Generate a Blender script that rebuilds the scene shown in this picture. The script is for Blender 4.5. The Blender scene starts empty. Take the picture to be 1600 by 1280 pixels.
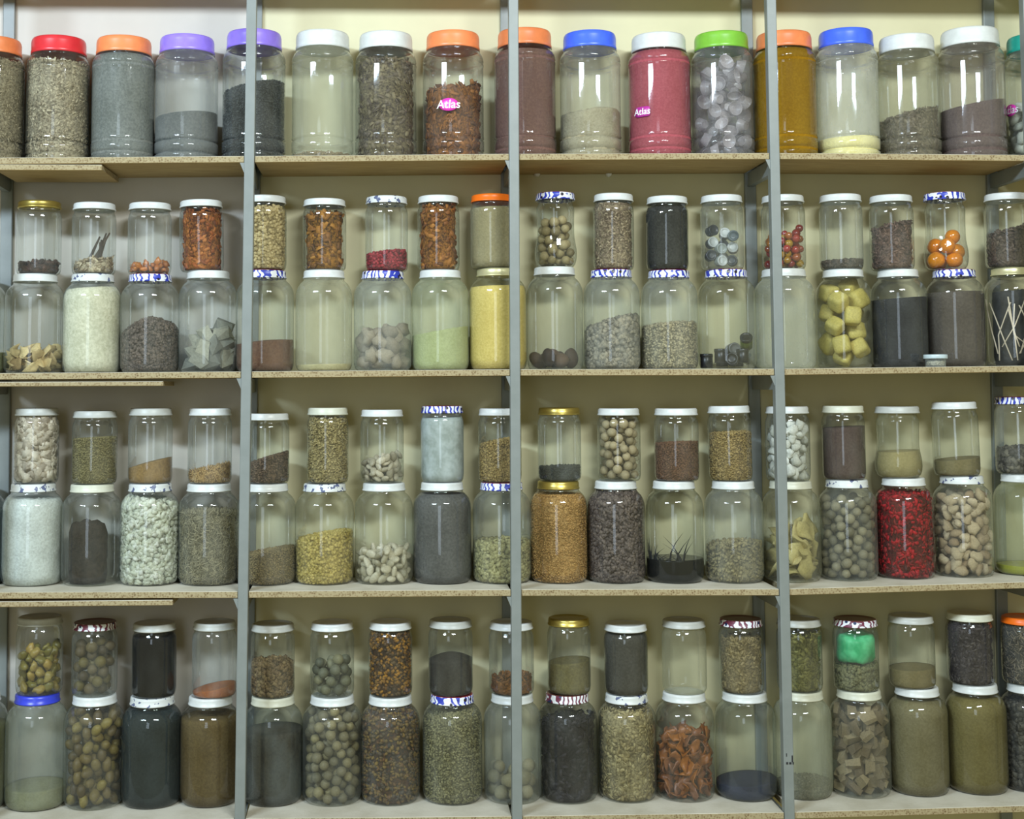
import bpy, math, random
import numpy as np
from mathutils import Matrix, Vector, Euler

sc = bpy.context.scene
COL = sc.collection
random.seed(7)
RNG = np.random.default_rng(11)

# ------------------------------------------------------------------ camera
F_PX, DIST = 2150.0, 2.44
CX, CZ = 0.2388, 1.5
YAW, PITCH, ROLL = 0.0425, 0.0720, -0.0040
PPX, PPY = 688.0, 447.0


def cam_axes():
    cy, sy, cp, sp = math.cos(YAW), math.sin(YAW), math.cos(PITCH), math.sin(PITCH)
    fw = Vector((sy * cp, cy * cp, sp)); rt = Vector((cy, -sy, 0)); up = rt.cross(fw)
    cr, sr = math.cos(ROLL), math.sin(ROLL)
    return rt * cr + up * sr, up * cr - rt * sr, fw


RT, UP, FW = cam_axes()
CAM = Vector((CX, -DIST, CZ))
cd = bpy.data.cameras.new('camera')
cd.sensor_width = 36.0
cd.lens = F_PX / 1600 * 36.0
cd.shift_x = (800 - PPX) / 1600
cd.shift_y = -(640 - PPY) / 1600
cd.clip_start = 0.05
cam = bpy.data.objects.new('camera', cd); COL.objects.link(cam)
M = Matrix.Identity(4)
for i in range(3):
    M[i][0], M[i][1], M[i][2], M[i][3] = RT[i], UP[i], -FW[i], CAM[i]
cam.matrix_world = M
sc.camera = cam


def at(px, py, Y):
    """the point of the plane y = Y that the photograph shows at pixel (px, py)"""
    d = FW * F_PX + RT * (px - PPX) - UP * (py - PPY)
    return CAM + d * ((Y - CAM.y) / d.y)


# ------------------------------------------------------------------ world, lights, exposure
sc.view_settings.view_transform = 'Standard'
sc.view_settings.look = 'None'
sc.view_settings.gamma = 1
sc.view_settings.exposure = 0.0
sc.cycles.max_bounces = 8
sc.cycles.transparent_max_bounces = 24
sc.cycles.transmission_bounces = 6
sc.cycles.caustics_reflective = False
sc.cycles.caustics_refractive = False
sc.cycles.sample_clamp_indirect = 4
w = bpy.data.worlds.new('room_air'); sc.world = w; w.use_nodes = True
w.node_tree.nodes['Background'].inputs[0].default_value = (1.0, 0.94, 0.50, 1)
w.node_tree.nodes['Background'].inputs[1].default_value = 0.32


def area(name, loc, target, sx, sy, power, color):
    l = bpy.data.lights.new(name, 'AREA'); l.shape = 'RECTANGLE'
    l.size, l.size_y, l.energy, l.color = sx, sy, power, color
    o = bpy.data.objects.new(name, l); COL.objects.link(o)
    o.location = loc
    o.rotation_euler = (Vector(target) - Vector(loc)).to_track_quat('-Z', 'Y').to_euler()
    return o


area('ceiling_tube_cool', (-1.5, -2.35, 2.86), (-0.3, 0.1, 1.55), 1.0, 0.22, 90, (0.66, 0.83, 1.0))
area('ceiling_tube_warm', (1.05, -2.35, 2.86), (0.7, 0.1, 1.55), 1.0, 0.22, 66, (0.84, 0.92, 0.95))
area('daylight_window', (-0.75, -4.6, 1.75), (0.2, 0, 1.5), 0.9, 2.3, 22, (0.72, 0.86, 1.0))

# ------------------------------------------------------------------ material helpers
def lin(c):
    return tuple(((v / 255) / 12.92 if v / 255 <= 0.04045 else ((v / 255 + 0.055) / 1.055) ** 2.4) for v in c)


def gain(c, k):
    l = [min(0.85, v * k * q) for v, q in zip(lin(c), (1.08, 1.0, 0.86))]
    return (l[0], l[1], l[2], 1)


class NT:
    def __init__(s, name):
        s.m = bpy.data.materials.new(name); s.m.use_nodes = True
        s.t = s.m.node_tree; s.t.nodes.clear()
        s.out = s.n('ShaderNodeOutputMaterial')

    def n(s, typ, **kw):
        x = s.t.nodes.new(typ)
        for k, v in kw.items():
            setattr(x, k, v)
        return x

    def l(s, a, b):
        s.t.links.new(a, b)

    def pbsdf(s, rough=0.6, spec=0.4, metal=0.0):
        p = s.n('ShaderNodeBsdfPrincipled')
        p.inputs['Roughness'].default_value = rough
        p.inputs['Specular IOR Level'].default_value = spec
        p.inputs['Metallic'].default_value = metal
        s.l(p.outputs[0], s.out.inputs[0])
        return p

    def coords(s, kind='Object'):
        return s.n('ShaderNodeTexCoord').outputs[kind]

    def noise(s, vec, scale, detail=3, rough=0.6):
        x = s.n('ShaderNodeTexNoise'); x.inputs['Scale'].default_value = scale
        x.inputs['Detail'].default_value = detail; x.inputs['Roughness'].default_value = rough
        s.l(vec, x.inputs['Vector']); return x.outputs[0]

    def ramp(s, fac, stops, interp='LINEAR'):
        r = s.n('ShaderNodeValToRGB'); r.color_ramp.interpolation = interp
        e = r.color_ramp.elements
        while len(e) > 1:
            e.remove(e[-1])
        e[0].position, e[0].color = stops[0]
        for p, c in stops[1:]:
            k = e.new(p); k.color = c
        s.l(fac, r.inputs[0]); return r.outputs[0]

    def math(s, op, a, b=None, clamp=False):
        x = s.n('ShaderNodeMath', operation=op); x.use_clamp = clamp
        for i, v in enumerate((a, b)):
            if v is None:
                continue
            if isinstance(v, (int, float)):
                x.inputs[i].default_value = v
            else:
                s.l(v, x.inputs[i])
        return x.outputs[0]

    def bump(s, h, p, strength=0.4, dist=0.002):
        b = s.n('ShaderNodeBump'); b.inputs['Strength'].default_value = strength
        b.inputs['Distance'].default_value = dist
        s.l(h, b.inputs['Height']); s.l(b.outputs[0], p.inputs['Normal'])


CACHE = {}


def cached(key, fn):
    if key not in CACHE:
        CACHE[key] = fn()
    return CACHE[key]


def m_plain(name, c, rough=0.5, spec=0.5, metal=0.0, mottled=0.08):
    def mk():
        t = NT(name); p = t.pbsdf(rough, spec, metal)
        v = t.noise(t.coords(), 60, 3)
        a = tuple(x * (1 - mottled) for x in c[:3]) + (1,); b = tuple(min(1, x * (1 + mottled)) for x in c[:3]) + (1,)
        t.l(t.ramp(v, [(0.3, a), (0.7, b)]), p.inputs['Base Color'])
        return t.m
    return cached((name, c, rough, metal), mk)


def m_glass(haze, hc, patchy):
    """clear thin wall; haze is the dust clinging to it (hc its colour)"""
    haze = haze * 0.52; hc = tuple(min(1, v * 1.4) for v in hc[:3]) + (1,)
    def mk():
        t = NT('glass')
        lw = t.n('ShaderNodeLayerWeight'); lw.inputs['Blend'].default_value = 0.5
        tint = t.ramp(lw.outputs['Facing'], [(0.0, (0.975, 0.985, 0.975, 1)), (0.70, (0.93, 0.95, 0.93, 1)), (0.90, (0.82, 0.85, 0.80, 1)), (1.0, (0.40, 0.44, 0.38, 1))])
        tr = t.n('ShaderNodeBsdfTransparent'); t.l(tint, tr.inputs[0])
        gl = t.n('ShaderNodeBsdfGlossy'); gl.inputs['Roughness'].default_value = 0.045
        fr = t.n('ShaderNodeFresnel'); fr.inputs['IOR'].default_value = 1.48
        mix = t.n('ShaderNodeMixShader')
        t.l(t.math('MINIMUM', t.math('MULTIPLY', fr.outputs[0], 1.5), 0.42), mix.inputs[0]); t.l(tr.outputs[0], mix.inputs[1]); t.l(gl.outputs[0], mix.inputs[2])
        dif = t.n('ShaderNodeBsdfDiffuse'); dif.inputs[0].default_value = hc
        tl = t.n('ShaderNodeBsdfTranslucent'); tl.inputs[0].default_value = hc
        dm = t.n('ShaderNodeMixShader'); dm.inputs[0].default_value = 0.4
        t.l(dif.outputs[0], dm.inputs[1]); t.l(tl.outputs[0], dm.inputs[2])
        co = t.coords()
        mp = t.n('ShaderNodeMapping'); mp.inputs['Scale'].default_value = (1, 1, 0.6); t.l(co, mp.inputs[0])
        v = t.noise(mp.outputs[0], 22, 4, 0.55)
        lo, hi = max(0, haze * (1 - patchy)), min(1, haze * (1 + patchy))
        hz = t.ramp(v, [(0.38, (lo,) * 3 + (1,)), (0.62, (hi,) * 3 + (1,))])
        edge = t.math('MULTIPLY', t.math('POWER', lw.outputs['Facing'], 2.0), haze * 0.6)
        m2 = t.n('ShaderNodeMixShader')
        t.l(t.math('ADD', hz, edge, True), m2.inputs[0]); t.l(mix.outputs[0], m2.inputs[1]); t.l(dm.outputs[0], m2.inputs[2])
        t.l(m2.outputs[0], t.out.inputs[0])
        return t.m
    return cached(('glass', haze, hc, patchy), mk)


def m_powder(c1, c2, scale=240, rough=0.9, big=14, bump=0.5):
    def mk():
        t = NT('powder'); p = t.pbsdf(rough, 0.15)
        co = t.coords()
        f = t.noise(co, scale, 2, 0.7); b = t.noise(co, big, 4, 0.6)
        s = t.math('ADD', t.math('MULTIPLY', f, 0.55), t.math('MULTIPLY', b, 0.45))
        t.l(t.ramp(s, [(0.40, c1), (0.60, c2)]), p.inputs['Base Color'])
        if bump:
            t.bump(f, p, bump, 0.003)
        return t.m
    return cached(('pow', c1, c2, scale, rough, big, bump), mk)


def m_tint(cols, rough=0.6, spec=0.35, src='attr', fine=300, translucent=0.0, metal=0.0):
    """each piece its own colour out of cols"""
    def mk():
        t = NT('pieces'); p = t.pbsdf(rough, spec, metal)
        if src == 'attr':
            a = t.n('ShaderNodeAttribute'); a.attribute_name = 'tint'; fac = a.outputs['Fac']
        else:
            fac = t.n('ShaderNodeObjectInfo').outputs['Random']
        nz = t.noise(t.coords(), fine, 3)
        k = len(cols)
        stops = [((i + 0.0) / max(1, k - 1), c) for i, c in enumerate(cols)] if k > 1 else [(0, cols[0])]
        col = t.ramp(fac, stops)
        mx = t.n('ShaderNodeMix', data_type='RGBA', blend_type='MULTIPLY'); mx.inputs[0].default_value = 1
        t.l(col, mx.inputs[6]); t.l(t.ramp(nz, [(0.3, (0.72, 0.72, 0.72, 1)), (0.7, (1, 1, 1, 1))]), mx.inputs[7])
        t.l(mx.outputs[2], p.inputs['Base Color'])
        t.bump(nz, p, 0.25, 0.001)
        if translucent:
            p.inputs['Transmission Weight'].default_value = 0
            tl = t.n('ShaderNodeBsdfTransparent')
            ms = t.n('ShaderNodeMixShader'); ms.inputs[0].default_value = translucent
            t.l(p.outputs[0], ms.inputs[1]); t.l(tl.outputs[0], ms.inputs[2]); t.l(ms.outputs[0], t.out.inputs[0])
        return t.m
    return cached(('tint', tuple(cols), rough, spec, src, fine, translucent, metal), mk)


def m_floral(c_top, c_a, c_b):
    """printed lid: white skirt with curling leaves and dots, coloured top"""
    def mk():
        t = NT('printed_lid'); p = t.pbsdf(0.35, 0.5)
        co = t.coords()
        wv = t.n('ShaderNodeTexWave'); wv.inputs['Scale'].default_value = 42; wv.inputs['Distortion'].default_value = 7
        wv.inputs['Detail'].default_value = 1; wv.inputs['Detail Scale'].default_value = 1.5; t.l(co, wv.inputs[0])
        c = t.ramp(wv.outputs['Fac'], [(0.0, c_a), (0.36, (0.80, 0.82, 0.86, 1))], 'CONSTANT')
        vo = t.n('ShaderNodeTexVoronoi'); vo.inputs['Scale'].default_value = 75; t.l(co, vo.inputs['Vector'])
        dots = t.ramp(vo.outputs['Distance'], [(0.0, (1, 1, 1, 1)), (0.24, (0, 0, 0, 1))], 'CONSTANT')
        mx = t.n('ShaderNodeMix', data_type='RGBA'); t.l(dots, mx.inputs[0]); t.l(c, mx.inputs[6]); mx.inputs[7].default_value = c_b
        ge = t.n('ShaderNodeNewGeometry'); sp = t.n('ShaderNodeSeparateXYZ'); t.l(ge.outputs['Normal'], sp.inputs[0])
        top = t.math('GREATER_THAN', sp.outputs[2], 0.75)
        m2 = t.n('ShaderNodeMix', data_type='RGBA'); t.l(top, m2.inputs[0]); t.l(mx.outputs[2], m2.inputs[6]); m2.inputs[7].default_value = c_top
        t.l(m2.outputs[2], p.inputs['Base Color'])
        return t.m
    return cached(('floral', c_top, c_a, c_b), mk)


def m_worn(c, c2):
    def mk():
        t = NT('worn_lid'); p = t.pbsdf(0.4, 0.5)
        v = t.noise(t.coords(), 95, 2)
        t.l(t.ramp(v, [(0.0, c2), (0.40, c)], 'CONSTANT'), p.inputs['Base Color'])
        return t.m
    return cached(('worn', c, c2), mk)


def m_chipboard():
    t = NT('chipboard'); p = t.pbsdf(0.75, 0.25)
    co = t.coords()
    vo = t.n('ShaderNodeTexVoronoi'); vo.inputs['Scale'].default_value = 260; t.l(co, vo.inputs['Vector'])
    nz = t.noise(co, 90, 4)
    s = t.math('ADD', t.math('MULTIPLY', vo.outputs['Distance'], 0.7), t.math('MULTIPLY', nz, 0.6))
    c = t.ramp(s, [(0.30, (0.13, 0.085, 0.040, 1)), (0.48, (0.27, 0.20, 0.105, 1)), (0.72, (0.38, 0.31, 0.18, 1))])
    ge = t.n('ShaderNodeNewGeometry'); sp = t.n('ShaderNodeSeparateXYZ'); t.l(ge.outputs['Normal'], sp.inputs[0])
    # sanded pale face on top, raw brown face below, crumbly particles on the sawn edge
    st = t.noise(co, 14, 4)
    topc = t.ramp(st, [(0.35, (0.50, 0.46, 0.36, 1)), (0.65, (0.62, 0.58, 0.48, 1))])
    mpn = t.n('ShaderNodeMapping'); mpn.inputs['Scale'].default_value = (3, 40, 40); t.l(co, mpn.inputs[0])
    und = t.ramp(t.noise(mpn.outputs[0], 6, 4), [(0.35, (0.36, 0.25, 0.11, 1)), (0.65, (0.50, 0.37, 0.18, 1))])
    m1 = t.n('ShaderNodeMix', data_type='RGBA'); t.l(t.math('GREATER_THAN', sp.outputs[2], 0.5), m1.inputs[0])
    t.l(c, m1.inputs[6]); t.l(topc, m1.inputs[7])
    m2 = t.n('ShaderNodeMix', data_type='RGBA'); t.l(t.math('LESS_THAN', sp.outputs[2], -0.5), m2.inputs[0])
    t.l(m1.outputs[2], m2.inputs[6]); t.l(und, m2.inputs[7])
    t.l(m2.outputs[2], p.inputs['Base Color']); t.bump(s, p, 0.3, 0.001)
    return t.m


def m_wall(c1, c2):
    t = NT('painted_board'); p = t.pbsdf(0.55, 0.35)
    co = t.coords(); v = t.noise(co, 3.2, 5, 0.6)
    t.l(t.ramp(v, [(0.35, c1), (0.65, c2)]), p.inputs['Base Color'])
    t.bump(t.noise(co, 130, 3), p, 0.12, 0.001)
    return t.m


def m_steel():
    t = NT('painted_steel'); p = t.pbsdf(0.42, 0.5)
    v = t.noise(t.coords(), 26, 4)
    t.l(t.ramp(v, [(0.3, (0.195, 0.215, 0.205, 1)), (0.7, (0.228, 0.248, 0.238, 1))]), p.inputs['Base Color'])
    return t.m


# ------------------------------------------------------------------ mesh helpers
def mesh_obj(name, V, F, mat, parent=None, smooth=True, tint=None, loc=None):
    me = bpy.data.meshes.new(name)
    V = np.asarray(V, dtype=np.float32)
    if isinstance(F, np.ndarray):
        k = F.shape[1]; n = F.shape[0]
        me.vertices.add(len(V)); me.vertices.foreach_set('co', V.ravel())
        me.loops.add(n * k); me.loops.foreach_set('vertex_index', F.astype(np.int32).ravel())
        me.polygons.add(n)
        me.polygons.foreach_set('loop_start', np.arange(0, n * k, k, dtype=np.int32))
        me.polygons.foreach_set('loop_total', np.full(n, k, dtype=np.int32))
        me.update(calc_edges=True); me.validate()
    else:
        me.from_pydata([tuple(map(float, v)) for v in V], [], F); me.update()
    if smooth:
        me.polygons.foreach_set('use_smooth', np.ones(len(me.polygons), dtype=bool))
    if tint is not None:
        a = me.attributes.new('tint', 'FLOAT', 'POINT'); a.data.foreach_set('value', np.asarray(tint, dtype=np.float32))
    if mat:
        me.materials.append(mat)
    o = bpy.data.objects.new(name, me); COL.objects.link(o)
    if parent:
        o.parent = parent
    if loc is not None:
        o.location = loc
    return o


def tag(o, label=None, cat=None, group=None, kind=None):
    for k, v in (('label', label), ('category', cat), ('group', group), ('kind', kind)):
        if v:
            o[k] = v
    return o


def empty(name, loc):
    o = bpy.data.objects.new(name, None); o.location = loc; o.empty_display_size = 0.02; COL.objects.link(o); return o


def box(x0, x1, y0, y1, z0, z1):
    V = [(x, y, z) for z in (z0, z1) for y in (y0, y1) for x in (x0, x1)]
    return V, [(0, 2, 3, 1), (4, 5, 7, 6), (0, 1, 5, 4), (2, 6, 7, 3), (0, 4, 6, 2), (1, 3, 7, 5)]


def bevelled(o, wd=0.001, seg=2):
    b = o.modifiers.new('edge', 'BEVEL'); b.width = wd; b.segments = seg; b.limit_method = 'ANGLE'
    return o


def lathe(prof, seg=44, cap=True):
    prof = np.array(prof, float); n = len(prof)
    th = np.linspace(0, 2 * math.pi, seg, endpoint=False)
    V = np.stack([np.outer(prof[:, 0], np.cos(th)), np.outer(prof[:, 0], np.sin(th)), np.repeat(prof[:, 1:2], seg, 1)], -1).reshape(-1, 3)
    F = []
    for i in range(n - 1):
        for j in range(seg):
            k = (j + 1) % seg
            F.append((i * seg + j, i * seg + k, (i + 1) * seg + k, (i + 1) * seg + j))
    V = list(map(tuple, V))
    if cap:
        V.append((0, 0, prof[0, 1])); c0 = len(V) - 1
        V.append((0, 0, prof[-1, 1])); c1 = len(V) - 1
        for j in range(seg):
            k = (j + 1) % seg
            F.append((c0, k, j)); F.append((c1, (n - 1) * seg + j, (n - 1) * seg + k))
    return V, F


def ico(sub=1):
    import bmesh
    bm = bmesh.new(); bmesh.ops.create_icosphere(bm, subdivisions=sub, radius=1)
    V = np.array([v.co[:] for v in bm.verts]); F = np.array([[v.index for v in f.verts] for f in bm.faces]); bm.free()
    return V, F


def quads(V, F):
    return np.array(V, float), np.array(F)


def t_flake():
    V = []; F = []
    for s, z in ((0, 0.10), (1, -0.10)):
        for j, y in enumerate((-1, 1)):
            for i, x in enumerate((-1, -0.3, 0.4, 1)):
                V.append((x, y * 0.62 * (1 - 0.35 * abs(x)), z + 0.45 * x * x - 0.15 * y))
    for j in range(3):
        F.append((j, j + 1, j + 5, j + 4)); F.append((8 + j, 12 + j, 13 + j, 9 + j))
        F.append((j, j + 8, j + 9, j + 1)); F.append((j + 4, j + 5, j + 13, j + 12))
    F += [(0, 4, 12, 8), (3, 11, 15, 7)]
    return quads(V, F)


def t_chip():
    V, F = box(-1, 1, -1, 1, -1, 1); V = np.array(V, float)
    r = np.random.default_rng(5); V += r.uniform(-0.35, 0.35, V.shape)
    return quads(V, F)


def t_stick():
    V = []; n = 5
    for i, x in enumerate((-1, -0.2, 0.5, 1)):
        r = (0.5, 1, 0.9, 0.4)[i]
        for j in range(n):
            a = 2 * math.pi * j / n
            V.append((x, r * math.cos(a) + 0.8 * x * x, r * math.sin(a)))
    F = [(i * n + j, i * n + (j + 1) % n, (i + 1) * n + (j + 1) % n, (i + 1) * n + j) for i in range(3) for j in range(n)]
    return quads(V, F)


ICO1 = ico(1); ICO2 = ico(2); ICO3 = ico(3)
TPL = {'seed': ICO1, 'flake': t_flake(), 'chip': t_chip(), 'stick': t_stick()}
# half extents in units of the size given
SHP = {'seed': (1.0, 0.68, 0.6), 'flake': (1.25, 1.0, 0.9), 'chip': (1.0, 0.75, 0.6), 'stick': (2.3, 0.30, 0.30), 'round': (0.95, 0.95, 0.95)}


def rand_rots(n, rng):
    q = rng.normal(size=(n, 4)); q /= np.linalg.norm(q, axis=1)[:, None]
    a, b, c, d = q.T
    return np.stack([np.stack([1 - 2 * (c * c + d * d), 2 * (b * c - a * d), 2 * (b * d + a * c)], -1),
                     np.stack([2 * (b * c + a * d), 1 - 2 * (b * b + d * d), 2 * (c * d - a * b)], -1),
                     np.stack([2 * (b * d - a * c), 2 * (c * d + a * b), 1 - 2 * (b * b + c * c)], -1)], 1)


# ------------------------------------------------------------------ jar shapes: inner/outer profile (r, z) as fractions
def prof_pet(R, H):
    P = [(0.60, 0.012), (0.80, 0.002), (0.93, 0.0), (0.97, 0.008), (0.985, 0.03), (1.0, 0.055), (1.0, 0.070), (0.925, 0.078), (0.925, 0.085), (1.0, 0.094),
         (1.0, 0.165), (0.925, 0.174), (0.925, 0.181), (1.0, 0.190), (0.988, 0.200), (0.988, 0.208), (0.988, 0.215), (0.988, 0.50), (0.988, 0.738), (0.988, 0.745), (1.0, 0.755), (1.0, 0.762), (0.94, 0.768),
         (0.94, 0.776), (0.995, 0.786), (0.98, 0.81), (0.95, 0.832), (0.90, 0.850), (0.87, 0.858), (0.87, 0.866), (0.885, 0.870), (0.87, 0.874), (0.84, 0.878), (0.84, 0.94)]
    return [(r * R, z * H) for r, z in P]


def prof_big(R, H):
    P = [(0.45, 0.022), (0.62, 0.012), (0.74, 0.001), (0.82, 0.0), (0.90, 0.010), (0.955, 0.030), (0.988, 0.058), (1.0, 0.095), (1.0, 0.30), (1.0, 0.55), (1.0, 0.74), (0.99, 0.775),
         (0.965, 0.805), (0.92, 0.835), (0.86, 0.862), (0.795, 0.882), (0.750, 0.893), (0.725, 0.902), (0.715, 0.915), (0.715, 0.97)]
    return [(r * R, z * H) for r, z in P]


def prof_small(R, H):
    P = [(0.45, 0.022), (0.66, 0.010), (0.78, 0.0), (0.86, 0.002), (0.93, 0.016), (0.975, 0.045), (1.0, 0.095), (1.0, 0.40), (1.0, 0.74), (0.992, 0.790), (0.965, 0.828), (0.925, 0.852), (0.905, 0.868), (0.90, 0.885), (0.90, 0.95)]
    return [(r * R, z * H) for r, z in P]


def prof_waist(R, H):
    P = [(0.40, 0.020), (0.62, 0.008), (0.72, 0.0), (0.83, 0.010), (0.92, 0.045), (0.98, 0.105), (1.0, 0.175), (0.985, 0.250), (0.945, 0.320), (0.905, 0.385), (0.885, 0.46), (0.885, 0.60), (0.895, 0.72), (0.905, 0.775),
         (0.89, 0.81), (0.83, 0.84), (0.81, 0.865), (0.81, 0.95)]
    return [(r * R, z * H) for r, z in P]


PROF = {'pet': prof_pet, 'big': prof_big, 'small': prof_small, 'waist': prof_waist}
LIDR = {'pet': 0.875, 'big': 0.745, 'small': 0.985, 'waist': 0.955}
LIDH = {'pet': 0.125, 'big': 0.080, 'small': 0.098, 'waist': 0.098}


def prof_lid(R, H, h, pet):
    z0, z1 = H - h, H
    if pet:
        return [(R * 0.93, z0 + 0.001), (R * 0.985, z0), (R, z0 + 0.0012), (R, z0 + h * 0.18), (R * 0.988, z0 + h * 0.22), (R * 0.985, z0 + h * 0.72), (R * 0.965, z0 + h * 0.90), (R * 0.93, z1), (R * 0.86, z1), (R * 0.83, z1 - 0.0012), (R * 0.4, z1 - 0.0012)]
    return [(R * 0.93, z0 + 0.001), (R * 0.98, z0), (R, z0 + 0.0012), (R * 0.99, z0 + 0.0028), (R * 0.965, z0 + 0.0036), (R * 0.965, z0 + h * 0.72), (R * 0.945, z0 + h * 0.92), (R * 0.90, z1), (R * 0.84, z1), (R * 0.80, z1 - 0.0011), (R * 0.4, z1 - 0.0011)]


WHT = (0.66, 0.68, 0.66, 1)
LIDS = {
    'W': ('white', lambda: m_plain('white_enamel', WHT, 0.35)),
    'WM': ('worn white', lambda: m_worn(WHT, (0.10, 0.12, 0.22, 1))),
    'C': ('cream', lambda: m_plain('cream_enamel', (0.62, 0.62, 0.50, 1), 0.4)),
    'GR': ('greyish white', lambda: m_plain('grey_enamel', (0.48, 0.49, 0.45, 1), 0.4)),
    'F': ('blue patterned', lambda: m_floral((0.28, 0.03, 0.03, 1), (0.03, 0.05, 0.42, 1), (0.015, 0.01, 0.02, 1))),
    'FR': ('multicoloured patterned', lambda: m_floral((0.14, 0.05, 0.035, 1), (0.16, 0.03, 0.06, 1), (0.01, 0.03, 0.10, 1))),
    'G': ('gold', lambda: m_plain('gold_tin', (0.52, 0.40, 0.10, 1), 0.32, metal=0.8)),
    'PG': ('pale gold', lambda: m_plain('pale_gold_tin', (0.66, 0.62, 0.36, 1), 0.35, metal=0.5)),
    'O': ('orange', lambda: m_plain('orange_plastic', (0.86, 0.25, 0.09, 1), 0.35)),
    'OO': ('bright orange', lambda: m_plain('bright_orange_plastic', (0.85, 0.16, 0.01, 1), 0.35)),
    'R': ('red', lambda: m_plain('red_plastic', (0.66, 0.03, 0.04, 1), 0.3)),
    'P': ('purple', lambda: m_plain('purple_plastic', (0.30, 0.20, 0.80, 1), 0.3)),
    'B': ('blue', lambda: m_plain('blue_plastic', (0.06, 0.14, 0.85, 1), 0.3)),
    'V': ('green', lambda: m_plain('green_plastic', (0.20, 0.48, 0.05, 1), 0.3)),
    'T': ('teal', lambda: m_plain('teal_plastic', (0.02, 0.38, 0.30, 1), 0.3)),
    'DB': ('dark blue', lambda: m_plain('dark_blue_enamel', (0.04, 0.06, 0.62, 1), 0.3)),
}

# ------------------------------------------------------------------ the setting
YC = 0.112          # depth of the jars' axes behind the front posts
YW = 0.178         # face of the painted back boards
TH = 0.0112        # board thickness
mat_steel = m_steel(); mat_chip = m_chipboard()
V, F = box(-3.2, 4.2, 0.186, 0.30, 0, 3.0)
tag(mesh_obj('wall_back', V, F, m_wall((0.46, 0.44, 0.33, 1), (0.54, 0.52, 0.40, 1)), smooth=False), 'plain cream painted wall behind the shelving', 'wall', kind='structure')

# posts: x of the front face centre at three heights of the photograph
POSTS = [((-435, 0), (-470, 1280)), ((-22, 0), (-40, 1280)), ((393, 0), (374.5, 1280)), ((802.5, 0), (808.5, 1280)), ((1205.5, 0), (1234.5, 1280)), ((1606, 0), (1650, 1280)), ((2008, 0), (2070, 1280))]
rack = empty('shelving_rack', (0.45, 0.08, 0.6))
tag(rack, 'grey-green painted steel rack with slim square posts carrying the boards', 'shelving rack')


def rel(V, o):
    return np.array(V, float) - np.array(o.location)


def post(pa, pb, Y0, wid, dep):
    a, b = at(*pa, Y0), at(*pb, Y0)
    s = (b.x - a.x) / (b.z - a.z)
    zs = (0.55, 2.36)
    xs = [a.x + s * (z - a.z) for z in zs]
    V = [(xs[k] + dx, Y0 + dy, zs[k]) for k in (0, 1) for dy in (0, dep) for dx in (-wid / 2, wid / 2)]
    F = [(0, 2, 3, 1), (4, 5, 7, 6), (0, 1, 5, 4), (2, 6, 7, 3), (0, 4, 6, 2), (1, 3, 7, 5)]
    o = mesh_obj('post', rel(V, rack), F, mat_steel, rack, smooth=False)
    bevelled(o, 0.0015)
    return lambda z: a.x + s * (z - a.z)


PX = []
for pa, pb in POSTS:
    PX.append(post(pa, pb, 0.0, 0.0178, 0.019))
BX = []
for pa, pb in [((-372, 0), (-405, 1280)), ((14, 0), (-2, 1280)), ((401, 0), (385, 1280)), ((791, 0), (795, 1280)), ((1167, 0), (1193, 1280)), ((1545, 0), (1574, 1280)), ((1925, 0), (1970, 1280))]:
    BX.append(post(pa, pb, 0.168, 0.022, 0.0095))

# heights of the boards' front edges where they meet the posts
EDGE = [[(-25, 255.8), (388, 253), (804, 249.5), (1212, 248), (1615, 251)],
        [(-25, 593.3), (384, 590.5), (806, 587), (1218, 586), (1630, 581)],
        [(-28, 936.5), (380, 935), (807, 932), (1224, 931), (1640, 919)],
        [(-30, 1300), (376, 1291), (808, 1287), (1232, 1281), (1650, 1269)]]
EDGEZ = [[at(x, y, 0).z for x, y in e] for e in EDGE]
EDGEZ = [[2 * e[0] - e[1]] + e + [2 * e[-1] - e[-2]] for e in EDGEZ]
TOPZ = EDGEZ[0][0] + 0.375


def shelf_top(row, x):
    xs = [p(1.4) for p in PX]
    return float(np.interp(x, xs, EDGEZ[row])) + TH


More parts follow.
